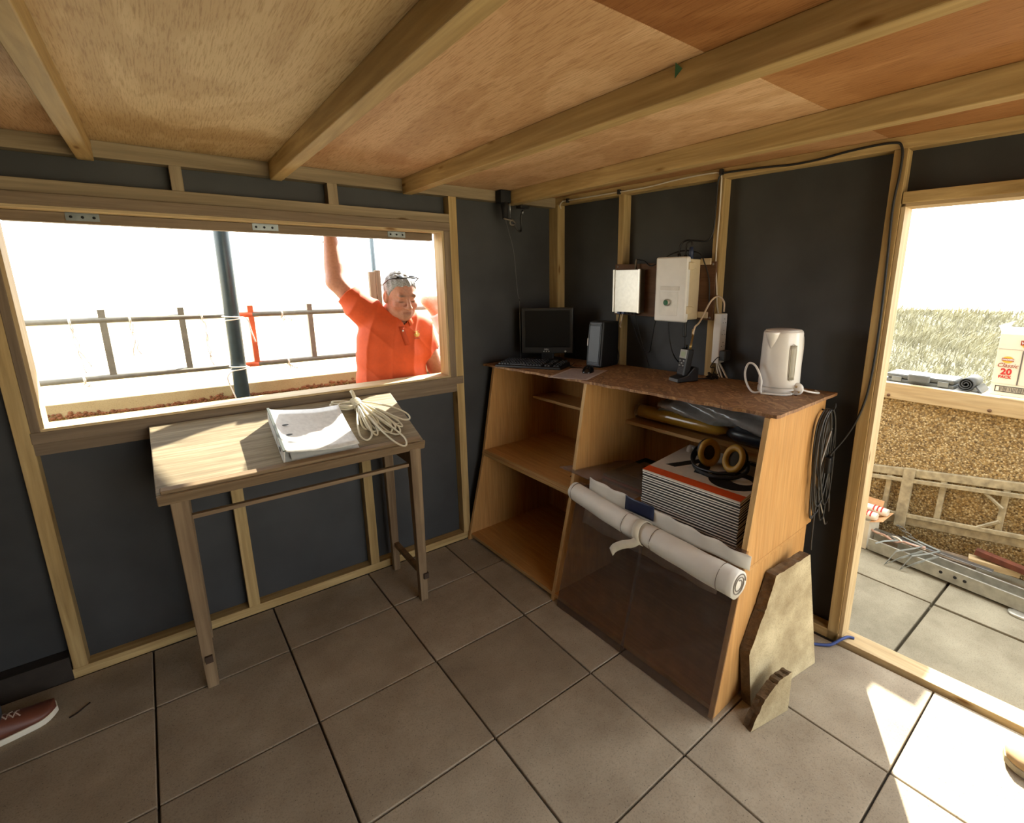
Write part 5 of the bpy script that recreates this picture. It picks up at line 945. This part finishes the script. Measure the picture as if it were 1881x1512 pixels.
# ============================================================ people (smooth implicit bodies turned into one mesh each)
def sd_cap(P, a, b, ra, rb):
    a = np.asarray(a, np.float32); b = np.asarray(b, np.float32); d = b-a; t = np.clip(((P-a)@d)/max(1e-9, float(d@d)), 0, 1)
    return np.linalg.norm(P-(a+t[:, None]*d), axis=1)-(ra+(rb-ra)*t)
def sd_ell(P, c, r, M=None):
    q = P-np.asarray(c, np.float32)
    if M is not None: q = q@np.asarray(M, np.float32).T
    r = np.asarray(r, np.float32); k0 = np.linalg.norm(q/r, axis=1); k1 = np.linalg.norm(q/(r*r), axis=1)+1e-9
    return k0*(k0-1)/k1
def smin(a, b, k): h = np.clip(.5+.5*(b-a)/k, 0, 1); return b+(a-b)*h-k*h*(1-h)
def smax(a, b, k): return -smin(-a, -b, k)
def surf(fn, lo, hi, h):
    lo = np.array(lo, float); n = np.ceil((np.array(hi)-lo)/h).astype(int)+1
    ax = [np.float32(lo[i])+np.float32(h)*np.arange(n[i], dtype=np.float32) for i in range(3)]
    F = np.empty(n, np.float32)
    step = max(1, int(600000/(n[1]*n[2])))
    for i in range(0, n[0], step):
        G = np.stack(np.meshgrid(ax[0][i:i+step], ax[1], ax[2], indexing='ij'), -1); F[i:i+step] = fn(G.reshape(-1, 3)).reshape(G.shape[:3])
    S = F < 0; c = np.zeros(np.array(F.shape)-1, np.int8)
    for o in np.ndindex(2, 2, 2): c += S[o[0]:o[0]+c.shape[0], o[1]:o[1]+c.shape[1], o[2]:o[2]+c.shape[2]]
    act = (c > 0) & (c < 8); idx = -np.ones(c.shape, np.int64); ijk = np.argwhere(act); idx[act] = np.arange(len(ijk))
    acc = np.zeros((len(ijk), 3)); cnt = np.zeros(len(ijk))
    for d in range(3):
        o1, o2 = [k for k in range(3) if k != d]
        for p in (0, 1):
            for q in (0, 1):
                A = ijk.copy(); A[:, o1] += p; A[:, o2] += q; B = A.copy(); B[:, d] += 1
                fa, fb = F[tuple(A.T)], F[tuple(B.T)]; m = (fa < 0) != (fb < 0); t = fa[m]/(fa[m]-fb[m]); pos = A[m].astype(float); pos[:, d] += t
                acc[m] += pos; cnt[m] += 1
    V = lo+h*acc/cnt[:, None]; faces = []
    for d in range(3):
        o1, o2 = [(1, 2), (2, 0), (0, 1)][d]
        sl0 = [slice(None)]*3; sl1 = [slice(None)]*3; sl0[d] = slice(0, -1); sl1[d] = slice(1, None)
        E = np.argwhere(S[tuple(sl0)] != S[tuple(sl1)]); E = E[(E[:, o1] > 0) & (E[:, o2] > 0) & (E[:, o1] < n[o1]-1) & (E[:, o2] < n[o2]-1)]
        def cell(a, b): q = E.copy(); q[:, o1] -= a; q[:, o2] -= b; return idx[tuple(q.T)]
        q4 = np.stack([cell(1, 1), cell(0, 1), cell(0, 0), cell(1, 0)], 1); fl = ~S[tuple(E.T)]; q4[fl] = q4[fl][:, ::-1]; faces.append(q4)
    return V, np.concatenate(faces)
def sdf_mesh(name, fn, lo, hi, h, mat, parent, col=None):
    V, Q = surf(fn, lo, hi, h); me = bpy.data.meshes.new(name); me.from_pydata(V.tolist(), [], Q.tolist()); me.update()
    if col is not None:
        C = np.concatenate([col(V), np.ones((len(V), 1))], 1).astype(np.float32); a = me.color_attributes.new('Col', 'FLOAT_COLOR', 'POINT'); a.data.foreach_set('color', C.ravel())
    return link(name, me, mat, parent, smooth=True)
def unit(v): v = np.array(v, float); return v/np.linalg.norm(v)
def bounds(fn_pts, pad): P = np.array(fn_pts); return P.min(0)-pad, P.max(0)+pad
def hand_caps(w, dirv, palm_n, thumb_side, curl=.5, sc=1.0):
    """capsules of a hand: wrist point, pointing direction, palm normal, side of the thumb"""
    d = unit(dirv); n_ = unit(np.array(palm_n)-d*np.dot(palm_n, d)); s = np.cross(d, n_)*thumb_side; w = np.array(w, float); caps = []
    pc = w+d*.045*sc; caps += [(w+d*.012*sc+s*.008*sc, w+d*.078*sc+s*.026*sc, .019*sc, .014*sc), (w+d*.012*sc-s*.004*sc, w+d*.080*sc+s*.006*sc, .019*sc, .014*sc), (w+d*.012*sc-s*.010*sc, w+d*.074*sc-s*.020*sc, .018*sc, .013*sc)]
    for i, (off, L) in enumerate(((.028, .068), (.010, .076), (-.009, .070), (-.027, .054))):
        p0 = w+d*.082*sc+s*off*sc; a1, a2, a3 = curl*.5, curl*1.3, curl*2.0
        p1 = p0+(d*math.cos(a1)+n_*math.sin(a1))*L*.45*sc; p2 = p1+(d*math.cos(a2)+n_*math.sin(a2))*L*.32*sc; p3 = p2+(d*math.cos(a3)+n_*math.sin(a3))*L*.25*sc
        caps += [(p0, p1, .0095*sc, .0088*sc), (p1, p2, .0088*sc, .0082*sc), (p2, p3, .0082*sc, .007*sc)]
    t0 = w+d*.025*sc+s*.022*sc; t1 = t0+(d*.6+s*.8)*.036*sc+n_*.008*sc; t2 = t1+(d*.9+s*.3+n_*curl*.4)*.030*sc; caps += [(t0, t1, .013*sc, .011*sc), (t1, t2, .011*sc, .0085*sc)]
    return caps
def head_field(P, c, f, up, sc):
    f = unit(f); up = unit(np.array(up)-f*np.dot(up, f)); r = np.cross(f, up); L = ((P-np.asarray(c, np.float32))@np.stack([r, f, up], 1).astype(np.float32))/sc
    d = sd_ell(L, (0, -.008, .035), (.076, .098, .088)); d = smin(d, sd_ell(L, (0, .022, -.040), (.064, .074, .078)), .03); d = smin(d, sd_ell(L, (0, .060, -.088), (.034, .030, .026)), .03)
    for s in (-1, 1):
        d = smin(d, sd_ell(L, (s*.046, .010, -.066), (.022, .05, .03)), .03); d = smin(d, sd_ell(L, (s*.044, .066, -.026), (.024, .022, .020)), .02)
    d = smin(d, sd_cap(L, (-.036, .083, .030), (.036, .083, .030), .013, .013), .014)
    for s in (-1, 1): d = smax(d, -sd_ell(L, (s*.032, .106, .004), (.024, .024, .015)), .008); d = smin(d, sd_ell(L, (s*.032, .074, .002), (.017, .0145, .011)), .003)
    d = smin(d, sd_cap(L, (0, .088, .022), (0, .118, -.024), .008, .0125), .008); d = smin(d, sd_ell(L, (0, .110, -.028), (.021, .014, .011)), .006)
    for s in (-1, 1): d = smin(d, sd_ell(L, (s*.015, .098, -.028), (.008, .010, .007)), .005)
    d = smin(d, sd_cap(L, (-.020, .089, -.056), (.020, .089, -.056), .0075, .0075), .008); d = smin(d, sd_cap(L, (-.017, .088, -.068), (.017, .088, -.068), .008, .008), .007); d = smax(d, -sd_cap(L, (-.022, .098, -.0615), (.022, .098, -.0615), .0035, .0035), .003)
    for s in (-1, 1):
        e = sd_ell(L, (s*.078, -.008, -.004), (.011, .022, .034)); e = smax(e, -sd_ell(L, (s*.088, -.002, .0), (.008, .012, .020)), .006); d = smin(d, e, .006)
    return d*sc, L
def make_person(name, label, J, skin, shirt, trous, hair, h, sleeve=.62, hair_len=.010, fold=1.0, shoes=None, loc=None):
    pr_ = thing(name, label, 'person', loc or J['pelvis']); sc = J.get('hs', 1.0); c, f, up = np.array(J['head']), J['hf'], J['hu']
    limb = J.get('girth', 1.0); caps = []
    for k in ('L', 'R'):
        S, E, Wp = map(np.array, (J['sh'+k], J['el'+k], J['wr'+k])); caps += [(S, E, .052*limb, .043*limb), (E, E+(Wp-E)*.3, .044*limb, .046*limb), (E+(Wp-E)*.3, Wp, .046*limb, .029*limb)]
    hands = []
    for k, ts in (('L', -1), ('R', 1)): hands += hand_caps(J['wr'+k], J['hd'+k], J['pn'+k], J.get('ts'+k, ts), J.get('cu'+k, .5))
    neck = np.array(J['neck'])
    def skinf(P):
        d, L = head_field(P, c, f, up, sc); d = smin(d, sd_cap(P, neck-np.array((0, 0, .03)), c-unit(f)*.02*sc-unit(up)*.05*sc, .066*limb, .058*sc), .025)
        d = smin(d, sd_cap(P, np.array(J['chest'])+(0, 0, .06), neck, .10, .06), .04)
        for a in (('L', 0), ('R', 3)): d = smin(d, np.minimum.reduce([smin(sd_cap(P, *caps[a[1]]), sd_cap(P, *caps[a[1]+1]), .02), sd_cap(P, *caps[a[1]+2])]), .015)
        d = smin(d, sd_cap(P, J['shL'], J['shR'], .05, .05), .03)
        m = np.full(len(P), 9.0, np.float32)
        for q in hands: m = smin(m, sd_cap(P, *q), .004)
        return smin(d, m, .012)
    base = np.array(lin(skin)[:3])
    def colf(V):
        P = V.astype(np.float32); _, L = head_field(P, c, f, up, sc); C = np.tile(base, (len(V), 1))
        def pat(ctr, r, col, k):
            w = np.exp(-np.sum(((L-np.array(ctr))/np.array(r))**2, 1))[:, None]*k; C[:] = C*(1-w)+np.array(lin(col)[:3])*w
        for s in (-1, 1): pat((s*.044, .075, -.03), (.03, .03, .022), (196, 104, 84), .5); pat((s*.033, .095, .033), (.019, .02, .006), (84, 74, 66), .9); pat((s*.033, .09, -.002), (.017, .014, .0035), (48, 32, 28), 1.0)
        pat((0, .1, -.0615), (.022, .02, .0085), (140, 72, 62), .9); pat((0, .08, -.075), (.05, .05, .03), (140, 112, 100), .5)
        return C
    pts = [c+np.array((.14, .14, .17)), c-np.array((.14, .14, .17)), np.array(J['chest'])-(.12, .12, .05)]+[np.array(p)+s*np.array((.06, .06, .06)) for q in caps for p in q[:2] for s in (-1, 1)]+[np.array(p)+s*.03 for q in hands for p in q[:2] for s in (-1, 1)]
    lo, hi = bounds(pts, .01); sdf_mesh('body', skinf, lo, hi, h, vcol('skin'), pr_, colf)
    ch, pe = np.array(J['chest']), np.array(J['pelvis']); tr = J.get('torso', (.185, .118)); ax_r = unit(J.get('facing_r', (1, 0, 0))); ax_f = np.array((-ax_r[1], ax_r[0], 0)); Mt = np.stack([ax_r, ax_f, (0, 0, 1)])
    hem = J.get('hem', pe[2]-.02)
    def shirtf(P):
        d = sd_ell(P, ch, (tr[0], tr[1], .21), Mt); d = smin(d, sd_ell(P, ch*.45+pe*.55+(0, 0, .0), (tr[0]*.98, tr[1]*1.12, .24), Mt), .06); d = smin(d, sd_ell(P, pe+(0, 0, .02), (tr[0]*.98, tr[1]*1.12, .16), Mt), .06)
        d = smin(d, sd_cap(P, np.array(J['shL'])-(0, 0, .005), np.array(J['shR'])-(0, 0, .005), .058, .058), .05)
        for k, q in (('L', 0), ('R', 3)):
            S, E = np.array(J['sh'+k]), np.array(J['el'+k]); En = S+(E-S)*sleeve; sl_ = sd_cap(P, S, En, .060*limb, .063*limb); nd = unit(E-S); sl_ = smax(sl_, ((P-En)@nd.astype(np.float32)), .006); d = smin(d, sl_, .07)
        L = P-ch.astype(np.float32)
        a_ = L@ax_r.astype(np.float32); zz = L[:, 2]
        r1 = (1-np.abs(np.sin(a_*26-zz*9+.9*np.sin(zz*8+1)+.4)))**3; r2 = (1-np.abs(np.sin(a_*15+zz*13+1.1)))**4
        wr = -.011*r1**.8*np.clip(.9-np.abs(zz+.02)*1.5, .25, 1)-.003*r2+.002*np.sin(zz*55+a_*20)
        d = d+fold*wr
        return smax(smax(np.maximum(d, hem-P[:, 2]), -sd_cap(P, neck+(0, 0, -.03), neck+np.array((0, 0, .12))+unit(f)*.015, .070*limb, .085*limb), .006), -sd_cap(P, neck+unit(f)*.06+np.array((0, 0, .02)), neck+unit(f)*.11-np.array((0, 0, .055)), .034, .010), .006)
    lo, hi = bounds([ch+(tr[0]+.06, tr[0]+.06, .26), ch-(tr[0]+.06, tr[0]+.06, .3), pe-(tr[0]+.06, tr[0]+.06, .05), pe+(tr[0]+.06, tr[0]+.06, 0)]+[np.array(J['sh'+k])+(np.array(J['el'+k])-np.array(J['sh'+k]))*sleeve+s*.09 for k in 'LR' for s in (-1, 1)]+[np.array(J['sh'+k])+s*.09 for k in 'LR' for s in (-1, 1)], .01)
    so = sdf_mesh('shirt', shirtf, lo, hi, h, shirt, pr_)
    def trf(P):
        d = sd_ell(P, pe-(0, 0, .03), (tr[0]*.92, tr[1]*1.02, .15), Mt)
        for k in 'LR': H, K, A = np.array(J['hp'+k]), np.array(J['kn'+k]), np.array(J['an'+k]); d = smin(d, smin(sd_cap(P, H, K, .092*limb, .066*limb), sd_cap(P, K, A, .066*limb, .058*limb), .03), .04)
        return np.maximum(d+.003*np.sin(P[:, 2]*60+P[:, 0]*40), np.float32(J['anL'][2]-.035)-P[:, 2])
    lo, hi = bounds([np.array(J[q+k])+s*.12 for q in ('hp', 'kn', 'an') for k in 'LR' for s in (-1, 1)]+[pe+s*(tr[0]+.03) for s in (-1, 1)], .02); sdf_mesh('trousers', trf, lo, hi, max(.009, h*1.6), trous, pr_)
    fU = unit(f); uU = unit(np.array(up)-fU*np.dot(up, fU)); rU = np.cross(fU, uU)
    def hairf(P):
        L = ((P-c.astype(np.float32))@np.stack([rU, fU, uU], 1).astype(np.float32))/sc; nz = .0035*np.sin(L[:, 0]*190+L[:, 1]*60)*np.sin(L[:, 1]*150+L[:, 2]*80)
        d = sd_ell(L, (0, -.010, .038), (.076+hair_len, .098+hair_len, .088+hair_len*1.3))+nz
        cut = np.interp(L[:, 1], [-.1, -.045, -.01, .018, .034, .06, .1], [-.075, -.05, -.004, .010, .040, .074, .086]).astype(np.float32)+.004*np.sin(L[:, 0]*160)-L[:, 2]
        return smax(d, cut*.7, .004)*sc
    lo, hi = bounds([c+.15*sc, c-.15*sc], 0); sdf_mesh('hair', hairf, lo, hi, min(h, .006), hair, pr_)
    return pr_, so, (c, rU, fU, uU)
def shoe(name_u, parent, o, ang, upper, solem, lacem=None, L=.29, slip=False):
    """shoe with heel at o pointing along ang"""
    u = np.array((math.cos(ang), math.sin(ang), 0)); s = np.array((-math.sin(ang), math.cos(ang), 0)); fr_ = frame(o, u, s, (0, 0, 1))
    def half(f): return .030+.018*math.sin(min(1, f/.85)*math.pi*.62)-(.030*max(0, (f-.82)/.18)**2.2) - (.012*max(0, (.1-f)/.1)**2)
    def toe_up(f): return .012*max(0, (f-.78)/.22)**2
    N = 22; rs = []; so_ = []
    for i in range(N+1):
        f = i/N; w = max(.004, half(f)*1.06); x = L*f; z = toe_up(f); so_.append([fr_(x, -w, z+.001), fr_(x, w, z+.001), fr_(x, w*1.02, z+.024), fr_(x, -w*1.02, z+.024)])
    sh_ = thing_part(name_u, parent); sole = MB().loft(so_).build('sole', solem, parent, bevel=.003)
    for i in range(N+1):
        f = .012+.976*i/N; w = max(.003, half(f)*.98); x = L*f; hh = (.072 if f < .42 else .072-.052*((f-.42)/.58)**.75) - .02*max(0, (.06-f)/.06)
        if slip: hh = hh*.92
        ring = []
        for k in range(15):
            a = math.pi*k/14; ring.append(fr_(x, w*math.cos(a)*(1 if abs(math.cos(a)) > .3 else 1), toe_up(f)+.022+hh*math.sin(a)**.75*(1 if f > .30 else 1)))
        rs.append(ring)
    MB().loft(rs).build('upper', upper, parent, smooth=True)
    if lacem:
        for k in range(5):
            f = .44+.055*k; x = L*f; hh = .072-.052*((max(f, .42)-.42)/.58)**.75; z = .022+hh+.002+toe_up(f)
            for sg in (-1, 1): MB().tube(spl([fr_(x-.008, -.018*sg, z-.006), fr_(x, 0, z+.002), fr_(x+.010, .018*sg, z-.007)], 4), .0022, 5).build('lace', lacem, parent, smooth=True)
        b = MB(); b.sheet([[fr_(L*f_, w_, .0235+(.072-.052*((max(f_, .42)-.42)/.58)**.75)+.0005-abs(w_)*.25) for w_ in np.linspace(-.012, .012, 5)] for f_ in np.linspace(.38, .70, 8)]); b.build('tongue', upper, parent, smooth=True, solid=.002)
def thing_part(*a): return None

# ---- man in the orange polo shirt, holding the shutter up
man_shirt = plain((206, 80, 30), rough=.75, var=.05, scale=60, name='orange_polo'); grey_hair = plain((150, 150, 150), rough=.6, var=.45, scale=160, bump=.4, name='grey_hair')
JM = dict(head=(-1.045, .225, 1.445), hf=(.05, -.96, -.30), hu=(.0, -.3, .95), hs=1.02, neck=(-1.055, .285, 1.335), chest=(-1.085, .29, 1.19), pelvis=(-1.105, .30, .90), torso=(.190, .130), girth=1.06,
          shR=(-1.225, .315, 1.375), elR=(-1.335, .375, 1.525), wrR=(-1.320, .455, 1.79), hdR=(.0, .25, 1), pnR=(0, 1, 0), cuR=1.1, tsR=1,
          shL=(-.925, .285, 1.262), elL=(-.838, .27, 1.02), wrL=(-.772, .235, .94), hdL=(.15, -.15, -1), pnL=(-1, 0, 0), cuL=.4, tsL=1,
          hpL=(-1.01, .31, .84), hpR=(-1.20, .31, .84), knL=(-.99, .26, .44), knR=(-1.22, .26, .44), anL=(-.98, .36, .07), anR=(-1.23, .36, .07), hem=.86)
mp, ms_, (hc, hr_, hf_, hu_) = make_person('person', 'man in an orange polo shirt outside the window, one arm raised to the shutter', JM, (190, 134, 110), man_shirt, plain((52, 56, 70), rough=.85, name='navy_trousers'), grey_hair, .0048, sleeve=.58, hair_len=.004, loc=(-1.1, .3, 0))
for a in ('anL', 'anR'): shoe('shoe', mp, (JM[a][0], JM[a][1]+.06, 0), -math.pi/2, plain((60, 50, 42), rough=.6, name='dark_shoe'), BLKM)
HF = lambda a, b, c_: tuple(hc+hr_*a+hf_*b+hu_*c_)
# sunglasses pushed up on the hair
MB().tube(spl([HF(-.086, -.03, .06), HF(-.082, .03, .105), HF(-.06, .066, .122), HF(0, .078, .128), HF(.06, .066, .122), HF(.082, .03, .105), HF(.086, -.03, .06)], 6), .0035, 6).build('sunglasses_frame', BLK, mp, smooth=True)
for s in (-1, 1): MB().lathe([(.001, 0), (.024, .001), (.022, .004), (.001, .005)], frame(HF(s*.034, .066, .126), hr_, hf_*-.5+hu_*.22, hf_*.35+hu_*.9), 18).build('sunglasses_lens', plain((26, 28, 30), rough=.12, name='dark_lens'), mp, smooth=True)
# collar, placket, button, badge follow the shirt surface
dg = bpy.context.evaluated_depsgraph_get(); bpy.context.view_layer.update()
from mathutils.bvhtree import BVHTree
bv = BVHTree.FromObject(ms_, bpy.context.evaluated_depsgraph_get())
def on_shirt(x, z, off=.003, y0=-.2):
    h_ = bv.ray_cast(Vector((x, y0, z)), Vector((0, 1, 0)))
    return (x, (h_[0].y if h_[0] else .2)-off, z)
cw = []; nk = np.array(JM['neck']); fx = unit((hf_[0], hf_[1], 0)); rx = np.array((-fx[1], fx[0], 0))
for i in range(25):
    a = .30+(2*math.pi-.60)*i/24; fr0 = max(0, math.cos(a)); dn = .034*fr0**2
    b0_ = nk+fx*.078*math.cos(a)+rx*.074*math.sin(a)+np.array((0, 0, .012-dn)); t0_ = nk+fx*.070*math.cos(a)+rx*.068*math.sin(a)+np.array((0, 0, .036-dn)); o0_ = nk+fx*(.100+.022*fr0)*math.cos(a)+rx*.100*math.sin(a)+np.array((0, 0, -.004-dn*1.5))
    cw.append([tuple(b0_), tuple(t0_), tuple(t0_*.5+o0_*.5+np.array((0, 0, .008))), tuple(o0_)])
MB().sheet(cw).build('collar', plain((212, 92, 40), rough=.75, var=.05, name='orange_collar'), mp, smooth=True, solid=.003)
pts = [on_shirt(-1.075+.004*k, 1.285-.017*k, .003) for k in range(7)]
MB().sheet([[(p[0]-.014, p[1], p[2]), (p[0]+.014, p[1]-.001, p[2])] for p in pts]).build('placket', plain((188, 70, 26), rough=.75, name='orange_placket'), mp, smooth=True, solid=.003)
p = on_shirt(-1.069, 1.262, .006); MB().lathe([(.001, 0), (.006, .001), (.001, .003)], frame(p, (1, 0, 0), (0, 0, 1), (0, -1, 0)), 10).build('button', WHT, mp, smooth=True)
gd = plain((190, 150, 60), rough=.6, var=.2, name='gold_thread'); BX, BZ = -.985, 1.235
em_ = [[on_shirt(BX+.020*r*math.cos(a)*(1+.15*math.sin(a*9)), BZ+.013*r*math.sin(a)*(1+.15*math.sin(a*9)), .003) for r in (.02, .5, 1)] for a in np.linspace(0, 2*math.pi, 25)]
MB().sheet(em_).build('badge', gd, mp, solid=.001)
for z, w in ((1.212, .040), (1.250, .034)): MB().sheet([[on_shirt(BX-w/2+w*i/6, z+.003*(i-3)**2/9*(1 if z > 1.23 else 0), .003), on_shirt(BX-w/2+w*i/6, z+.004+.003*(i-3)**2/9*(1 if z > 1.23 else 0), .003)] for i in range(7)]).build('badge_wing' if z > 1.23 else 'badge_text', gd if z > 1.23 else plain((120, 60, 24), name='badge_dark'), mp, solid=.001)
wv_ = np.array(JM['wrR']); MB().tube([tuple(wv_-np.array((0, .02, .065))*.0+np.array((.034*math.cos(a), .034*math.sin(a), -.058))) for a in np.linspace(0, 2*math.pi, 20)[:-1]], .006, 6, closed=True).build('wristband', BLKM, mp, smooth=True)

# ---- second person outside, elbow raised
JQ = dict(head=(-.33, .95, 1.50), hf=(0, 1, 0), hu=(0, 0, 1), neck=(-.33, .94, 1.37), chest=(-.33, .95, 1.20), pelvis=(-.33, .95, .90), torso=(.155, .105), girth=.86,
          shR=(-.46, .94, 1.245), elR=(-.588, .91, 1.385), wrR=(-.41, .93, 1.385), hdR=(1, .1, .45), pnR=(.3, .6, -.4), cuR=.5, shL=(-.18, .95, 1.29), elL=(-.13, .95, 1.03), wrL=(-.11, .90, .80), hdL=(0, 0, -1), pnL=(-1, 0, 0), cuL=.4,
          hpL=(-.25, .95, .84), hpR=(-.41, .95, .84), knL=(-.25, .93, .45), knR=(-.41, .93, .45), anL=(-.25, .97, .07), anR=(-.41, .97, .07), hem=.85)
q2, _, _ = make_person('person', 'person in a pale pink top beyond the window jamb, only a raised bent arm showing', JQ, (226, 156, 130), plain((226, 190, 186), rough=.8, name='pink_top'), plain((90, 96, 110), rough=.85, name='grey_trousers'), plain((96, 74, 50), rough=.6, var=.3, scale=120, name='brown_hair'), .0085, sleeve=.42, hair_len=.016, loc=(-.33, .95, 0))
for a in ('anL', 'anR'): shoe('shoe', q2, (JQ[a][0], JQ[a][1]-.06, 0), math.pi/2, plain((60, 50, 42), rough=.6, name='dark_shoe'), BLKM)

# ---- person at the left edge in brown laced shoes
def stander(label, x, y, ang, shirtc, trc, hairc, skin, shoe_kw, step=.0, stepR=.0, loc=None):
    u = np.array((math.cos(ang), math.sin(ang), 0)); l = np.array((-math.sin(ang), math.cos(ang), 0)); o = np.array((x, y, 0)); z = lambda h: np.array((0, 0, h))
    J = dict(head=o+u*.03+z(1.60), hf=u+z(-.1), hu=z(1)+u*.1, neck=o+z(1.47), chest=o+z(1.28), pelvis=o+z(.97), torso=(.175, .115), facing_r=-l if False else (l[0], l[1], 0), girth=1.0,
             shL=o+l*.17+z(1.37), elL=o+l*.21-u*.03+z(1.10), wrL=o+l*.21+u*.06+z(.86), hdL=u*.2-z(1), pnL=-l, cuL=.4, shR=o-l*.17+z(1.37), elR=o-l*.21-u*.03+z(1.10), wrR=o-l*.21+u*.06+z(.86), hdR=u*.2-z(1), pnR=l, cuR=.4,
             hpL=o+l*.09+z(.91), hpR=o-l*.09+z(.91), knL=o+l*.10+u*(.02+step)+z(.48), knR=o-l*.10+u*(.02+stepR)+z(.48), anL=o+l*.10+u*step+z(.085), anR=o-l*.10+u*stepR+z(.085), hem=.90)
    p_, _, _ = make_person('person', label, J, skin, shirtc, trc, hairc, .0105, sleeve=.95, fold=.6, loc=(x, y, 0))
    for k in ('anL', 'anR'):
        a = np.array(J[k]); shoe('shoe', p_, tuple(a[:2]-u[:2]*.105)+(0,), ang, **shoe_kw)
stander('person at the left edge in dark trousers and brown laced shoes', -2.91, -.34, .22, plain((70, 78, 90), rough=.85, name='slate_top'), plain((56, 60, 64), rough=.9, var=.1, name='charcoal_denim'), plain((70, 56, 44), rough=.6, var=.3, scale=120, name='dark_hair'), (206, 150, 124), dict(upper=plain((104, 58, 42), rough=.5, var=.15, scale=18, name='brown_leather'), solem=plain((226, 222, 204), rough=.6, var=.03, name='cream_sole'), lacem=plain((176, 156, 140), rough=.8, name='lace')), step=.17)
stander('person just outside the right edge in tan canvas shoes in the doorway', -.143, -2.718, 1.833, plain((196, 196, 190), rough=.85, name='white_top'), plain((120, 108, 86), rough=.9, var=.1, name='khaki'), plain((120, 100, 76), rough=.6, var=.3, scale=120, name='fair_hair'), (212, 156, 130), dict(upper=plain((166, 138, 98), rough=.8, var=.12, scale=30, name='tan_canvas'), solem=plain((150, 140, 118), rough=.7, name='tan_sole'), lacem=plain((206, 190, 156), rough=.8, name='pale_lace')), stepR=.17)
